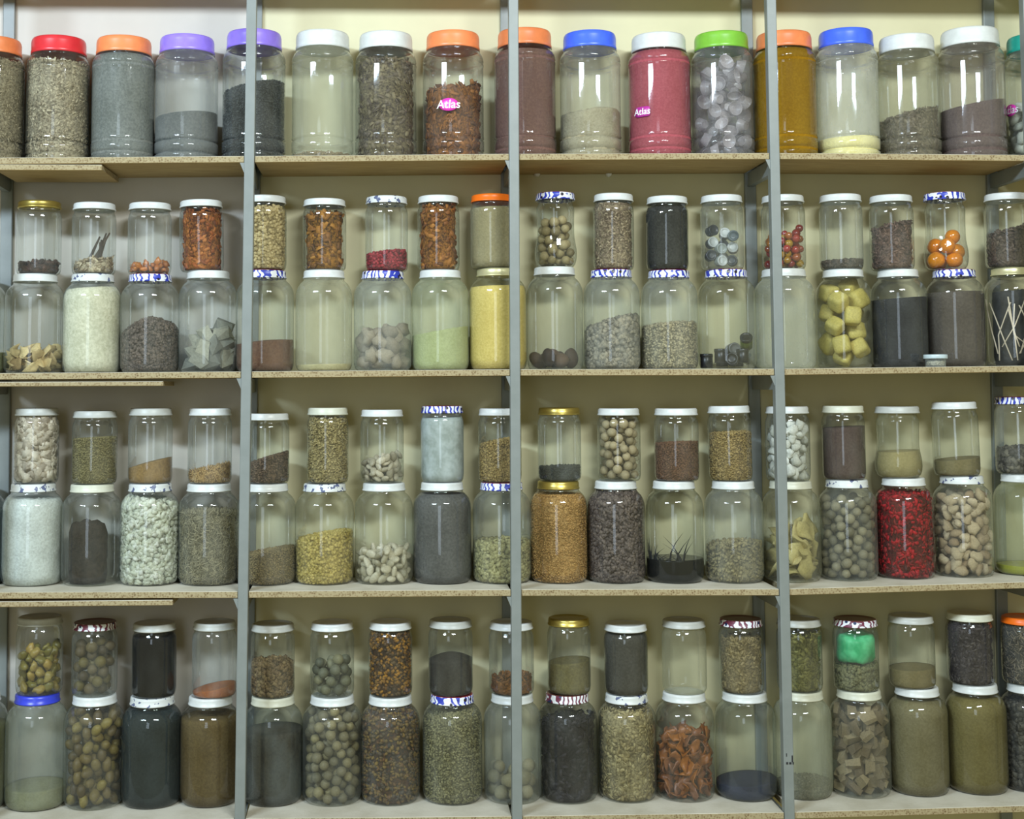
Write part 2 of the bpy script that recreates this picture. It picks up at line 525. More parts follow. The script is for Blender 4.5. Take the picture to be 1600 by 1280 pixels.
SHELF = ['top', 'second', 'third', 'bottom']
BAYW = ['first bay from the window side', 'second bay', 'third bay', 'fourth bay']
bay_names = ['beyond the outermost left post', 'between the frame edge and the first slim post', 'between first and second slim post', 'between second and third slim post', 'right of the third slim post', 'beyond the outermost right post']
levels = [(r, EDGEZ[r]) for r in range(4)] + [(-1, [TOPZ] * 7)]
for r, ez in levels:
    for b in range(6):
        za, zb = ez[b], ez[b + 1]
        # boards sit between the posts: front edge just behind the posts' front face
        xa2, xb2 = PX[b](za) + 0.0095, PX[b + 1](zb) - 0.0095
        V = [(xx, yy, zz) for dz in (0, TH) for yy in (0.004, 0.1775) for xx, zz in ((xa2, za + dz), (xb2, zb + dz))]
        V = np.array(V)
        cen = np.array([(xa2 + xb2) / 2, 0.09, (za + zb) / 2])
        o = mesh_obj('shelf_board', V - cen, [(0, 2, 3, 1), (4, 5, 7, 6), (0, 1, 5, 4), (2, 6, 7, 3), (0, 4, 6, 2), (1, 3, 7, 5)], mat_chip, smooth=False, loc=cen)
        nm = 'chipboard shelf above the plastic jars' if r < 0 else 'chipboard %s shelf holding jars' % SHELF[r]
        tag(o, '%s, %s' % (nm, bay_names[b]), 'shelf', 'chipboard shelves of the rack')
        if r >= 0 and True:
            bevelled(o, 0.0006, 1)
    for b in range(7):
        z = ez[b]
        if r < 0:
            continue
        # side rail from the front post to the back post, just under the boards
        xf, xk = PX[b](z), BX[b](z)
        V = [(xx + dx, yy, z - 0.0005 - dz) for dz in (0.026, 0) for xx, yy in ((xf, 0.019), (xk, 0.168)) for dx in (-0.006, 0.006)]
        mesh_obj('side_rail', rel(V, rack), [(0, 2, 3, 1), (4, 5, 7, 6), (0, 1, 5, 4), (2, 6, 7, 3), (0, 4, 6, 2), (1, 3, 7, 5)], mat_steel, rack, smooth=False)
        # gusset plate on the flank of the front post
        for s in (-1,):
            xg = xf + s * 0.0089
            Vg = [(xg, 0.002, z - 0.001), (xg + s * 0.008, 0.002, z - 0.001), (xg, 0.002, z - 0.020),
                  (xg, 0.004, z - 0.001), (xg + s * 0.008, 0.004, z - 0.001), (xg, 0.004, z - 0.020)]
            mesh_obj('bracket', rel(Vg, rack), [(0, 1, 2), (3, 5, 4), (0, 3, 4, 1), (1, 4, 5, 2), (0, 2, 5, 3)], mat_steel, rack, smooth=False)
# ink marks on the third post
ink = m_plain('black_ink', (0.015, 0.015, 0.02, 1), 0.6)
for (px, py, wpx, hpx) in ((1229, 1180, 1.2, 5), (1238, 1186, 1.8, 10), (1230, 1193, 3, 3.2), (1235, 1193, 3.4, 3.0), (1239.5, 1193, 2.0, 3.4)):
    c = at(px, py, -0.0006)
    V, F = box(c.x - wpx / 1760, c.x + wpx / 1760, -0.0006, 0.0004, c.z - hpx / 1760, c.z + hpx / 1760)
    tag(mesh_obj('ink_mark', rel(V, rack), F, ink, rack, smooth=False), 'small black ink mark')

# painted back boards, one per bay
pan = [(0.54, 0.50, 0.44), (0.54, 0.50, 0.44), (0.62, 0.575, 0.37), (0.60, 0.555, 0.345), (0.59, 0.545, 0.34), (0.57, 0.53, 0.33)]
pm = [m_wall(tuple(v * 0.93 for v in c) + (1,), tuple(v * 1.06 for v in c) + (1,)) for c in pan]
xe = [BX[b](1.4) for b in range(7)]
for b in range(6):
    V, F = box(xe[b] + 0.001, xe[b + 1] - 0.001, YW, YW + 0.008, 0.56, 2.36)
    cen = np.array([(xe[b] + xe[b + 1]) / 2, YW + 0.004, 1.46])
    o = mesh_obj('back_panel', np.array(V) - cen, F, pm[b], smooth=False, loc=cen)
    tag(o, '%s painted board closing the rear, %s' % ('greyish cream' if b <= 1 else 'olive cream', bay_names[b]), 'back panel', 'painted boards behind the shelves')

# white pegs under the top shelf, third bay
for px in (840, 952):
    c = at(px, 271, 0.165)
    V, F = lathe([(0.0052, 0), (0.0056, 0.002), (0.0056, 0.010), (0.0045, 0.013)], 16)
    V = [(x, -z, y) for x, y, z in V]
    o = mesh_obj('wall_peg', V, F, m_plain('white_plastic', (0.8, 0.8, 0.74, 1), 0.4), loc=(c.x, YW, c.z))
    tag(o, 'white peg on the rear board below the %s' % ('blue lidded plastic jar' if px == 952 else 'orange lidded mauve powder jar'), 'peg', 'white pegs under the top shelf')

# spare strips lying under three of the left-hand boards
def strip(row, x0px, x1px, ypx_top, ypx_bot, y0, y1, label, skew=0.0, mat=mat_chip):
    a = at(x0px, ypx_top, y0); b = at(x1px, ypx_bot, y0)
    zt = a.z; zb = b.z
    V = [(a.x, y0, zb), (b.x, y0, zb), (a.x, y1, zb), (b.x + skew, y1, zb), (a.x, y0, zt), (b.x, y0, zt), (a.x, y1, zt), (b.x + skew, y1, zt)]
    cen = np.array([(a.x + b.x) / 2, (y0 + y1) / 2, (zb + zt) / 2])
    o = mesh_obj('board_strip', np.array(V) - cen, [(0, 2, 3, 1), (4, 5, 7, 6), (0, 1, 5, 4), (2, 6, 7, 3), (0, 4, 6, 2), (1, 3, 7, 5)], mat, smooth=False, loc=cen)
    tag(o, label, 'board')
    bevelled(o, 0.0008, 1)


strip(0, -9, 159, 257, 266, 0.002, 0.15, 'short chipboard offcut fixed under the top shelf beneath the red lidded jar', 0.002)
strip(1, -12, 255, 597, 603, 0.010, 0.14, 'thin board strip under the second shelf in the greyish backed bay')
strip(2, -16, 270, 940.5, 946, 0.008, 0.14, 'thin board strip under the third shelf in the greyish backed bay')

# ------------------------------------------------------------------ jars and what they hold
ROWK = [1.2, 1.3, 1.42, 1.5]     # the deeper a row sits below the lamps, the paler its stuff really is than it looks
PXM = 881.0 / 1.048             # pixels per metre at the jars
LABELS = {}
USED = []


class Jar:
    pass


ORD = {0: 'top', 1: 'second', 2: 'third', 3: 'bottom'}


def place_words(j):
    if j.kind == 'pet':
        return 'on the top shelf'
    return '%s tier, %s shelf' % ('upper' if j.tier == 'u' else 'lower', ORD[j.row])


def make_jar(row, tier, cx, wpx, yt, lid, desc, haze=0.10, hc=(0.62, 0.64, 0.56, 1), patchy=0.5, kind=None, base=None, lean=0.0):
    j = Jar(); j.row, j.tier, j.cx, j.lid, j.desc = row, tier, cx, lid, desc
    j.kind = kind or {'t': 'pet', 'l': 'big', 'u': 'small'}[tier]
    p = at(cx, yt + 30, YC)
    j.R = wpx / 2 / PXM * 1.0
    x = p.x
    if tier == 'u':
        j.z0 = base.z0 + base.H
        YY = YC
        x = at(cx, (yt + 60), YC).x
    else:
        j.z0 = shelf_top(row, x); YY = YC
        x = at(cx, (yt + 90), YC).x
    rl = j.R * LIDR[j.kind]
    off = {0: -rl, 1: -rl * 0.9, 2: 0.0, 3: (rl if tier == 'u' else -rl * 0.2)}[row]
    if tier == 't':
        off = -rl
    zt = at(cx, yt, YC + off).z
    j.H = zt - j.z0
    if tier == 'l' and row == 3:
        j.H = at(cx, yt + 2, YC - rl).z - j.z0
    j.x, j.y = x, YY
    P = PROF[j.kind](j.R, j.H)
    j.P = np.array(P)
    word = LIDS[lid][0]
    size = {'pet': 'tall plastic', 'big': 'large glass', 'small': 'small glass', 'waist': 'small waisted glass'}[j.kind]
    e = empty('plastic_jar' if j.kind == 'pet' else 'glass_jar', (j.x, j.y, j.z0))
    if lean:
        e.rotation_euler = (0, lean, random.uniform(0, 6.28) * 0)
    lab = '%s jar with %s lid holding %s, %s' % (size, word, desc, place_words(j))
    tag(e, lab, 'jar', {'pet': 'plastic jars on the top shelf', 'big': 'large glass jars standing on the shelves', 'small': 'small glass jars stacked on top', 'waist': 'small glass jars stacked on top'}[j.kind])
    Vb, Fb = lathe(P, 48, True)
    Fb = Fb[:-2 * 48] + [f for i, f in enumerate(Fb[-2 * 48:]) if i % 2 == 0]      # closed below, open mouth
    mesh_obj('jar_body', Vb, Fb, m_glass(haze, hc, patchy), e)
    h = LIDH[j.kind] * j.H
    Vl, Fl = lathe(prof_lid(rl, j.H, h, j.kind == 'pet'), 48, False)
    Vl = list(Vl); Vl.append((0, 0, j.H - (0.0012 if j.kind == 'pet' else 0.0011))); c = len(Vl) - 1; n = len(Vl) - 1 - 48
    Fl += [(c, n + k, n + (k + 1) % 48) for k in range(48)]
    lo = mesh_obj('lid', Vl, Fl, LIDS[lid][1](), e)
    lo.rotation_euler[2] = random.uniform(0, 6.28)
    j.e = e
    USED.append(lab)
    return j


def rin(j, z, gap=0.0009):
    """inner radius at height z above the jar's foot"""
    P = j.P
    k = np.argmin(np.where(P[:, 1] <= 0.001, 0, 1))
    prof = P[3:]
    return np.interp(z, prof[:, 1], prof[:, 0]) - gap


def fill_level(j, yl, yr, mound=0.0):
    """height function of the fill's top from the y pixel at the jar's two flanks"""
    f = lambda y: at(j.cx, y, YC - j.R * 0.8).z - j.z0
    a, b = f(yl), f(yr)
    mx = j.H * (0.86 if j.kind != 'big' else 0.885)

    def h(x, y):
        t = (x / j.R + 1) / 2
        r2 = (x * x + y * y) / (j.R * j.R)
        return np.clip(a + (b - a) * t + mound * (1 - r2), 0.003, mx)
    return h


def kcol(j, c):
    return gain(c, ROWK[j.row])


def content_label(j, desc=None):
    word = LIDS[j.lid][0]
    size = {'pet': 'plastic', 'big': 'large', 'small': 'small', 'waist': 'small waisted'}[j.kind]
    return '%s in the %s lidded %s jar, %s' % (desc or j.desc, word, size, place_words(j).replace('on the top', 'top'))


def column(j, h, mat, name, cat='powder', lump=0.0, shrink=1.0, desc=None, seg=48, zlo=0.0022, as_stuff=True, ragged=0.0, offx=0.0):
    """the body of what fills the jar, pressed against the glass"""
    nz = 14; nr = 7
    th = np.linspace(0, 2 * math.pi, seg, endpoint=False)
    V = []
    ph = RNG.uniform(0, 6.28, 6)

    def wob(t):
        return sum(math.sin(k * t + ph[k]) / k for k in range(1, 6)) * ragged
    hh = np.array([float(h(j.R * 0.97 * math.cos(t), j.R * 0.97 * math.sin(t))) + wob(t) for t in th])
    for i in range(nz + 1):
        s = (i / nz) ** 0.8
        for k, t in enumerate(th):
            z = zlo + s * (hh[k] - zlo)
            r = rin(j, z) * shrink - abs(RNG.normal(0, lump)) * (0 if i == 0 else 1)
            V.append((r * math.cos(t) + offx, r * math.sin(t), z))
    for q in range(1, nr):
        f = 1 - q / nr
        for k, t in enumerate(th):
            r = rin(j, hh[k]) * f * shrink
            x, y = r * math.cos(t), r * math.sin(t)
            V.append((x + offx, y, float(h(x, y)) + wob(t) * f + RNG.normal(0, lump * 0.9)))
    V.append((offx, 0, float(h(0, 0)))); c = len(V) - 1
    V.append((offx, 0, zlo)); c2 = len(V) - 1
    n = nz + nr
    F = [(i * seg + k, i * seg + (k + 1) % seg, (i + 1) * seg + (k + 1) % seg, (i + 1) * seg + k) for i in range(n - 1) for k in range(seg)]
    F = [f for f in F if max(f) < n * seg]
    F += [((n - 1) * seg + k, (n - 1) * seg + (k + 1) % seg, c) for k in range(seg)]
    F += [((k + 1) % seg, k, c2) for k in range(seg)]
    o = mesh_obj(name, V, F, mat, loc=(j.x, j.y, j.z0))
    if as_stuff:
        tag(o, content_label(j, desc), cat, kind='stuff')
    return o


def grains(j, h, tpl, size, cols, name, cat, cover=1.25, desc=None, core=None, rough=0.6, spec=0.3, cap=3000, stack=1.0, shp=None):
    """many small pieces against the glass and over the top, as one mass"""
    gs = size / PXM / 2
    rng = np.random.default_rng(abs(int(j.cx)) * 7 + j.row)
    Vt, Ft = TPL[tpl if tpl != 'round' else 'seed']
    shp = np.array(shp or SHP[tpl])
    hm = float(h(0, 0))
    foot = math.pi * gs * gs * shp[0] * shp[1]
    n_side = int(min(cap, 2 * math.pi * j.R * max(hm, 0.004) / foot * cover))
    n_top = int(min(cap * 0.4, math.pi * j.R ** 2 / foot * cover))
    th = rng.uniform(0, 2 * math.pi, n_side)
    hs = np.array([float(h(j.R * math.cos(t), j.R * math.sin(t))) for t in th])
    z = 0.002 + gs * 0.6 + rng.uniform(0, 1, n_side) * np.maximum(hs - 0.002 - gs * 0.3, 0.0005)
    r = rin(j, z) - gs * np.array(shp).mean() * rng.uniform(0.85, 1.7, n_side)
    P1 = np.stack([r * np.cos(th), r * np.sin(th), z], 1)
    th = rng.uniform(0, 2 * math.pi, n_top); rr = np.sqrt(rng.uniform(0, 1, n_top)) * (rin(j, max(hm, 0.004)) - gs)
    x, y = rr * np.cos(th), rr * np.sin(th)
    P2 = np.stack([x, y, h(x, y) + gs * rng.uniform(-0.5, 0.9, n_top) * stack], 1)
    P = np.concatenate([P1, P2]); n = len(P)
    S = gs * shp[None, :] * rng.uniform(0.75, 1.25, (n, 3))
    Rm = rand_rots(n, rng)
    if tpl in ('flake', 'stick'):      # flat and long pieces lie along the glass: keep them inside it
        th_ = np.arctan2(P[:, 1], P[:, 0]); tw = rng.uniform(0, 2 * math.pi, n)
        ca, sa = np.cos(th_), np.sin(th_); z0 = np.zeros(n)
        T = np.stack([-sa, ca, z0], 1); N = np.stack([ca, sa, z0], 1); Z = np.stack([z0, z0, z0 + 1], 1)
        N = N + rng.normal(0, 0.28, (n, 3)); N /= np.linalg.norm(N, axis=1)[:, None]
        A = T * np.cos(tw)[:, None] + Z * np.sin(tw)[:, None]; A -= N * (A * N).sum(1)[:, None]; A /= np.linalg.norm(A, axis=1)[:, None]
        B = np.cross(N, A)
        R2 = np.stack([A, B, -N], 2)
        Rm[:len(P1)] = R2[:len(P1)]
    VV = np.einsum('nij,nvj->nvi', Rm, Vt[None] * S[:, None, :]) + P[:, None, :]
    rad = np.hypot(VV[..., 0], VV[..., 1]); lim = rin(j, VV[..., 2], 0.0005)
    k = np.minimum(1, lim / np.maximum(rad, 1e-6)); VV[..., 0] *= k; VV[..., 1] *= k
    VV[..., 2] = np.maximum(VV[..., 2], 0.0022)
    nv = len(Vt)
    FF = (Ft[None] + (np.arange(n) * nv)[:, None, None]).reshape(-1, Ft.shape[1])
    ti = np.repeat(rng.uniform(0, 1, n), nv)
    allV = VV.reshape(-1, 3)
    # the core the pieces lie against
    cm = [kcol(j, c) for c in cols]
    mat = m_tint(cm, rough, spec)
    o = mesh_obj(name, allV, FF, mat, smooth=(tpl == 'seed' or tpl == 'stick' or tpl == 'round'), tint=ti, loc=(j.x, j.y, j.z0))
    tag(o, content_label(j, desc), cat, kind='stuff')
    dk = tuple(v * 0.45 for v in cm[0][:3]) + (1,)  # core in darkened piece colours, blocks the view through the gaps
    ccol = column(j, lambda x, y: np.maximum(h(x, y) - gs * 0.5, 0.003), m_powder(dk, tuple(v * 0.75 for v in cm[-1][:3]) + (1,)), 'dark_core', shrink=max(0.6, 1 - gs * 1.3 / j.R), as_stuff=False)
    ccol.parent = o; ccol.location = (0, 0, 0)
    ccol['kind'] = 'stuff'
    return o


def powder(j, yl, yr, c1, c2, name='powder', mound=0.0, lump=0.0, big=14, scale=240, cat='powder', desc=None, ragged=0.0, rough=0.9, shrink=1.0, bump=0.5):
    h = fill_level(j, yl, yr, mound)
    return column(j, h, m_powder(kcol(j, c1), kcol(j, c2), scale, rough, big, bump), name, cat, lump, shrink, desc, ragged=ragged)


def drop_pack(R, level, d, z0, rng, inner=None, tries=60, nmax=400, rfun=None):
    """pieces dropped one by one into the jar, each coming to rest on those below"""
    P = np.zeros((0, 3)); out = []
    fails = 0
    while len(out) < nmax and fails < 3:
        th = rng.uniform(0, 2 * math.pi, tries)
        ro = R - d / 2
        ri = max(0, ro - (inner if inner is not None else ro))
        rr = np.sqrt(rng.uniform(ri * ri, ro * ro, tries))
        x, y = rr * np.cos(th), rr * np.sin(th)
        z = np.full(tries, z0 + d / 2)
        if len(P):
            dx = x[:, None] - P[None, :, 0]; dy = y[:, None] - P[None, :, 1]
            q = d * d - dx * dx - dy * dy
            zz = np.where(q > 0, P[None, :, 2] + np.sqrt(np.maximum(q, 0)), -9)
            z = np.maximum(z, zz.max(1))
        if rfun is not None:
            bad = rr + d / 2 > rfun(z) + d * 0.04
            z = np.where(bad, 99, z)
        ok = z + d / 2 * 0.6 < level(x, y)
        if not ok.any():
            fails += 1; continue
        z2 = np.where(ok, z, 99); i = int(np.argmin(z2))
        p = np.array([[x[i], y[i], z[i]]]); P = np.concatenate([P, p]); out.append(p[0])
    return np.array(out)


def noisy(V, amp, seed, freq=2.0):
    r = np.random.default_rng(seed); k = r.normal(size=(6, 3)) * freq; ph = r.uniform(0, 6.28, 6)
    s = sum(np.sin(V @ k[i] + ph[i]) for i in range(6)) / 6
    return V * (1 + amp * s)[:, None]


def item_mesh(shape, seed):
    if shape == 'ball':
        return noisy(ICO3[0], 0.07, seed, 2.0), ICO3[1], True
    if shape == 'nut':
        V = noisy(ICO3[0], 0.10, seed, 2.5) * np.array([1.28, 0.90, 0.88]); return V, ICO3[1], True
    if shape == 'bean':
        V = ICO3[0] * np.array([1.32, 0.86, 0.60]); V[:, 1] += 0.10 * V[:, 0] ** 2; return V, ICO3[1], True
    if shape == 'chunk':
        V = noisy(noisy(ICO2[0], 0.75, seed, 1.9), 0.35, seed + 9, 4.5) * np.array([1.2, 0.95, 0.8]); return V, ICO2[1], False
    if shape == 'rock':
        V = noisy(ICO2[0], 0.7, seed, 1.7); V = np.clip(V, -0.70, 0.74) * np.array([1.25, 1.0, 0.95]); return V, ICO2[1], False
    if shape == 'shard':
        V, F = box(-1, 1, -1, 1, -1, 1); V = np.array(V, float)
        V = (V + np.random.default_rng(seed).uniform(-0.42, 0.42, V.shape)) * np.array([0.95, 0.62, 0.48]); return V, F, False
    if shape == 'block':
        V = ICO3[0] / (np.abs(ICO3[0]) ** 7).sum(1)[:, None] ** (1 / 7) * 0.80
        V = V * np.array([1.06, 0.95, 1.0]) + np.random.default_rng(seed).normal(0, 0.006, V.shape); return V, ICO3[1], True
    if shape == 'slice':
        r = np.random.default_rng(seed); V = []; n = 12; F = []
        ph = r.uniform(0, 6.28)
        for s in (1, -1):
            V.append((0, 0, 0.12 * s))
            for ring, q in ((0.6, 0.13), (1.0, 0.07)):
                for i in range(n):
                    a = 2 * math.pi * i / n; rr = ring * (1 + 0.25 * math.sin(2 * a + ph) + 0.12 * math.sin(5 * a + ph))
                    x, y = rr * math.cos(a) * 1.2, rr * math.sin(a) * 0.85
                    V.append((x, y, q * s + 0.35 * x * x - 0.25 * y * y + 0.15 * math.sin(3 * a + ph) * ring))
        m = 1 + 2 * n
        for b, fl in ((0, False), (m, True)):
            for i in range(n):
                k = (i + 1) % n
                f = [(b, b + 1 + i, b + 1 + k), (b + 1 + i, b + 1 + n + i, b + 1 + n + k), (b + 1 + i, b + 1 + n + k, b + 1 + k)]
                F += [t[::-1] if fl else t for t in f]
        for i in range(n):
            k = (i + 1) % n
            F += [(1 + n + i, m + 1 + n + i, m + 1 + n + k), (1 + n + i, m + 1 + n + k, 1 + n + k)]
        return np.array(V, float), np.array(F), True
    if shape == 'cup':
        V, F = lathe([(0.55, -0.5), (0.62, -0.52), (0.66, -0.45), (0.95, 0.5), (1.02, 0.52), (0.98, 0.55), (0.90, 0.48), (0.60, -0.42), (0.5, -0.44)], 20, True)
        return np.array(V, float), F, True
    raise ValueError(shape)


N_ITEMS = 0


def item_label(j, one, p, zmax):
    vt = ('bottom', 'low', 'middle', 'high', 'top')[int(max(0, min(4, 5 * p[2] / zmax)))]
    hz = ('far left', 'left', 'centre', 'right', 'far right')[int(max(0, min(4, 5 * (p[0] / j.R + 1) / 2)))]
    return ('%s, %s %s %s, in %s lidded %s jar, %s %s shelf' % (one, 'front' if p[1] < 0 else 'rear', vt, hz, LIDS[j.lid][0], {'pet': 'plastic', 'big': 'large', 'small': 'small', 'waist': 'small'}[j.kind],
            {'t': '', 'u': 'upper', 'l': 'lower'}[j.tier], ORD[j.row])).replace(',  ', ', ')


def items(j, yl, yr, shape, dpx, cols, name, cat, one, mound=0.0, inner=None, nmax=300, rough=0.6, spec=0.35, fit=1.0, variants=4, group=None, translucent=0.0, seed=1, fine=300, metal=0.0):
    """countable pieces: every one an object of its own"""
    global N_ITEMS
    h = fill_level(j, yl, yr, mound)
    d = dpx / PXM
    rng = np.random.default_rng(abs(int(j.cx)) + 31 * j.row + seed)
    pos = drop_pack(j.R - 0.0025, lambda x, y: h(x, y) + d * 0.3, d * fit, 0.003, rng, inner * d if inner else None, nmax=nmax, rfun=lambda z: rin(j, z))
    mat = m_tint([kcol(j, c) for c in cols], rough, spec, 'obj', fine, translucent, metal)
    protos = []; pts = {}; zmax = max(1e-4, pos[:, 2].max() * 1.001)
    for i, p in enumerate(pos):
        v = i % variants
        if v >= len(protos):
            V, F, sm = item_mesh(shape, v + abs(int(j.cx)))
            o = mesh_obj(name, np.array(V) * d / 2, F, mat, smooth=sm)
            protos.append(o)
        else:
            o = protos[v].copy(); COL.objects.link(o)
        rot = Euler(rng.uniform(0, 6.28, 3))
        s = rng.uniform(0.88, 1.06)
        if v not in pts:
            pts[v] = np.array([q.co[:] for q in protos[v].data.vertices])
        W = pts[v] @ (np.array(rot.to_matrix()) * s).T
        q = np.array(p, float)
        q[2] = max(q[2], 0.0024 - W[:, 2].min())
        for _ in range(4):        # every piece wholly inside the glass
            rad = np.hypot(W[:, 0] + q[0], W[:, 1] + q[1]) - rin(j, W[:, 2] + q[2], 0.0012)
            ov = rad.max()
            if ov <= 0:
                break
            q[:2] *= max(0, 1 - ov * 1.15 / max(1e-6, math.hypot(q[0], q[1])))
        o.location = (j.x + q[0], j.y + q[1], j.z0 + q[2]); o.rotation_euler = rot; o.scale = (s, s, s)
        lab = item_label(j, one, p, zmax)
        tag(o, lab, cat, group or cat)
        N_ITEMS += 1
    return pos


# ---- top shelf: tall plastic jars
t = lambda *a, **k: make_jar(0, 't', *a, **k)
j = t(-11, 98, 54, 'O', 'plain beige husks', 0.07); grains(j, fill_level(j, 92, 92), 'flake', 4.5, [(112, 104, 88), (150, 142, 122), (172, 165, 146)], 'dried_husks', 'husks', desc='beige husks')
j = t(91, 97, 53, 'R', 'pale crumbled husks', 0.08); grains(j, fill_level(j, 92, 96), 'flake', 5.0, [(118, 108, 92), (160, 150, 130), (186, 178, 158)], 'dried_husks', 'husks')
j = t(193, 98, 53, 'O', 'fine grey powder', 0.10, (0.45, 0.48, 0.50, 1)); powder(j, 82, 82, (92, 98, 100), (118, 124, 126))
j = t(292, 98, 51, 'P', 'a little charcoal grit', 0.30, (0.55, 0.56, 0.54, 1), 0.25); powder(j, 180, 171, (58, 64, 68), (84, 90, 92), lump=0.0006)
j = t(397, 99, 43, 'P', 'charcoal coloured small seeds', 0.14, (0.5, 0.52, 0.52, 1)); grains(j, fill_level(j, 142, 122, 0.006), 'seed', 4.0, [(34, 40, 44), (56, 62, 66), (72, 78, 80)], 'small_seeds', 'seeds', cover=1.2)
j = t(504, 97, 44, 'W', 'only dust and crumbs', 0.36, (0.60, 0.60, 0.46, 1), 0.12); grains(j, fill_level(j, 240, 239), 'chip', 4, [(90, 70, 45), (130, 110, 75)], 'crumbs', 'crumbs', desc='a few brown crumbs', cover=0.5)
j = t(603, 97, 46, 'W', 'grey curled dried leaves', 0.10, (0.5, 0.47, 0.44, 1)); grains(j, fill_level(j, 96, 92), 'flake', 9.5, [(70, 62, 56), (104, 96, 84), (128, 120, 96)], 'dried_leaves', 'leaves', cover=1.7)
j8 = j = t(708, 97, 45, 'O', 'orange brown bark flakes', 0.12, (0.55, 0.50, 0.46, 1)); grains(j, fill_level(j, 140, 128), 'flake', 10, [(80, 50, 34), (118, 76, 44), (150, 98, 44)], 'bark_flakes', 'bark', cover=1.6)
j = t(820, 98, 41, 'O', 'mauve brown powder', 0.10, (0.34, 0.25, 0.25, 1), 0.7); powder(j, 76, 76, (98, 76, 76), (116, 92, 88), big=9)
j = t(922, 97, 45, 'B', 'dusty pale lumps', 0.30, (0.58, 0.57, 0.47, 1), 0.3); powder(j, 176, 166, (124, 118, 98), (146, 142, 124), name='pale_lumps', lump=0.0025, big=22, ragged=0.002)
j11 = j = t(1030, 99, 48, 'W', 'rose pink powder', 0.10, (0.50, 0.22, 0.28, 1), 0.4); powder(j, 72, 72, (142, 70, 84), (158, 84, 98))
j = t(1128, 98, 46, 'V', 'translucent plastic cups', 0.20, (0.62, 0.62, 0.66, 1), 0.4)
items(j, 98, 90, 'cup', 25, [(150, 148, 160), (188, 186, 200)], 'plastic_cup', 'cup', 'translucent white plastic cup', inner=1.35, nmax=70, rough=0.25, spec=0.6, translucent=0.45, group='plastic cups in the green lidded jar')
j = t(1226, 100, 45, 'O', 'golden ochre powder', 0.10, (0.42, 0.34, 0.08, 1), 0.5); powder(j, 74, 74, (124, 92, 12), (140, 108, 22), big=7)
j = t(1323, 98, 41, 'B', 'pale yellow powder, low', 0.42, (0.66, 0.67, 0.62, 1), 0.3); powder(j, 214, 210, (196, 190, 128), (214, 208, 150), desc='pale yellow powder')
j = t(1418, 98, 50, 'W', 'grey leaf shreds', 0.24, (0.52, 0.50, 0.38, 1), 0.3); grains(j, fill_level(j, 190, 164, 0.006), 'flake', 7, [(66, 58, 54), (92, 84, 78), (112, 104, 92)], 'leaf_shreds', 'leaves', cover=1.5)
j = t(1517, 103, 39, 'W', 'purplish grey powder', 0.26, (0.40, 0.35, 0.33, 1), 0.3); powder(j, 168, 150, (78, 68, 70), (94, 84, 84), mound=0.004)
j17 = j = t(1619, 98, 49, 'T', 'white porous lumps', 0.18, (0.6, 0.62, 0.58, 1))
items(j, 120, 118, 'chunk', 19, [(176, 184, 180), (206, 212, 208)], 'white_lump', 'lump', 'white porous lump', inner=1.3, nmax=70, group='white lumps in the teal lidded jar')

# ---- the glass jars: lower jar first, then the one standing on its lid
def pair(row, lo, up):
    L = make_jar(row, 'l', *lo[0], **lo[1])
    U = make_jar(row, 'u', *up[0], base=L, **up[1]) if up else None
    return L, U
A = lambda *a, **k: (a, k)
DG = (0.52, 0.55, 0.50, 1); DY = (0.58, 0.57, 0.42, 1); DB_ = (0.62, 0.68, 0.68, 1)

# second shelf
L, U = pair(1, A(-38, 90, 427, 'W', 'greenish residue', 0.12, DG), None)
powder(L, 552, 550, (96, 106, 74), (120, 130, 96), desc='greenish residue')
L, U = pair(1, A(54, 91, 427, 'W', 'pale dried root slices', 0.10, DG), A(61, 68, 312, 'G', 'a few dark dried blossoms', 0.10, DB_))
items(L, 522, 512, 'slice', 22, [(140, 120, 84), (182, 166, 122), (204, 190, 148)], 'root_slice', 'root slice', 'pale dried root slice', nmax=60, rough=0.8, fit=0.62, group='dried root slices')
grains(U, fill_level(U, 414, 409, 0.002), 'flake', 7, [(34, 24, 22), (64, 46, 40), (84, 62, 54)], 'dried_blossoms', 'blossoms', cover=1.5)
L, U = pair(1, A(144, 89, 427, 'WM', 'white granules', 0.14, DB_), A(147, 67, 315, 'W', 'grey bark slivers', 0.08, DB_))
powder(L, 452, 446, (168, 170, 152), (196, 198, 184), name='white_granules', lump=0.0006, big=20, scale=180)
grains(U, fill_level(U, 412, 402), 'flake', 7, [(110, 98, 82), (160, 148, 128), (196, 188, 168)], 'bark_chips', 'bark', cover=1.5, desc='pale bark chips')
rs = np.random.default_rng(3)
for i, (dx, ang, ln) in enumerate(((-0.008, 0.42, 0.060), (-0.002, 0.50, 0.070), (0.004, 0.34, 0.066), (0.016, 0.10, 0.050), (0.022, -0.06, 0.046), (0.010, 0.30, 0.055))):
    V, F = box(-0.0042, 0.0042, -0.0009, 0.0009, 0, ln * 1.12); V = np.array(V); V[4:, 0] *= 0.35
    V = np.concatenate([V]); o = mesh_obj('bark_sliver', V, F, m_tint([kcol(U, c) for c in ((52, 44, 38), (96, 86, 76))], 0.7, 0.3, 'obj'), smooth=False, loc=(U.x + dx - 0.006, U.y - 0.012 + 0.004 * (i % 3), U.z0 + 0.008))
    o.rotation_euler = (0.05, ang, rs.uniform(0, 0.6)); bevelled(o, 0.0005, 1)
    tag(o, '%s grey bark sliver leaning in small white lidded jar beside the gold lidded jar' % ('leftmost', 'second', 'third', 'long', 'rightmost', 'middle')[(0, 1, 2, 5, 4, 3)[i]], 'bark sliver', 'leaning bark slivers')
L, U = pair(1, A(234, 90, 427, 'F', 'heaped brown crumble', 0.12, DG), A(234, 67, 315, 'W', 'amber resin bits', 0.12, DB_))
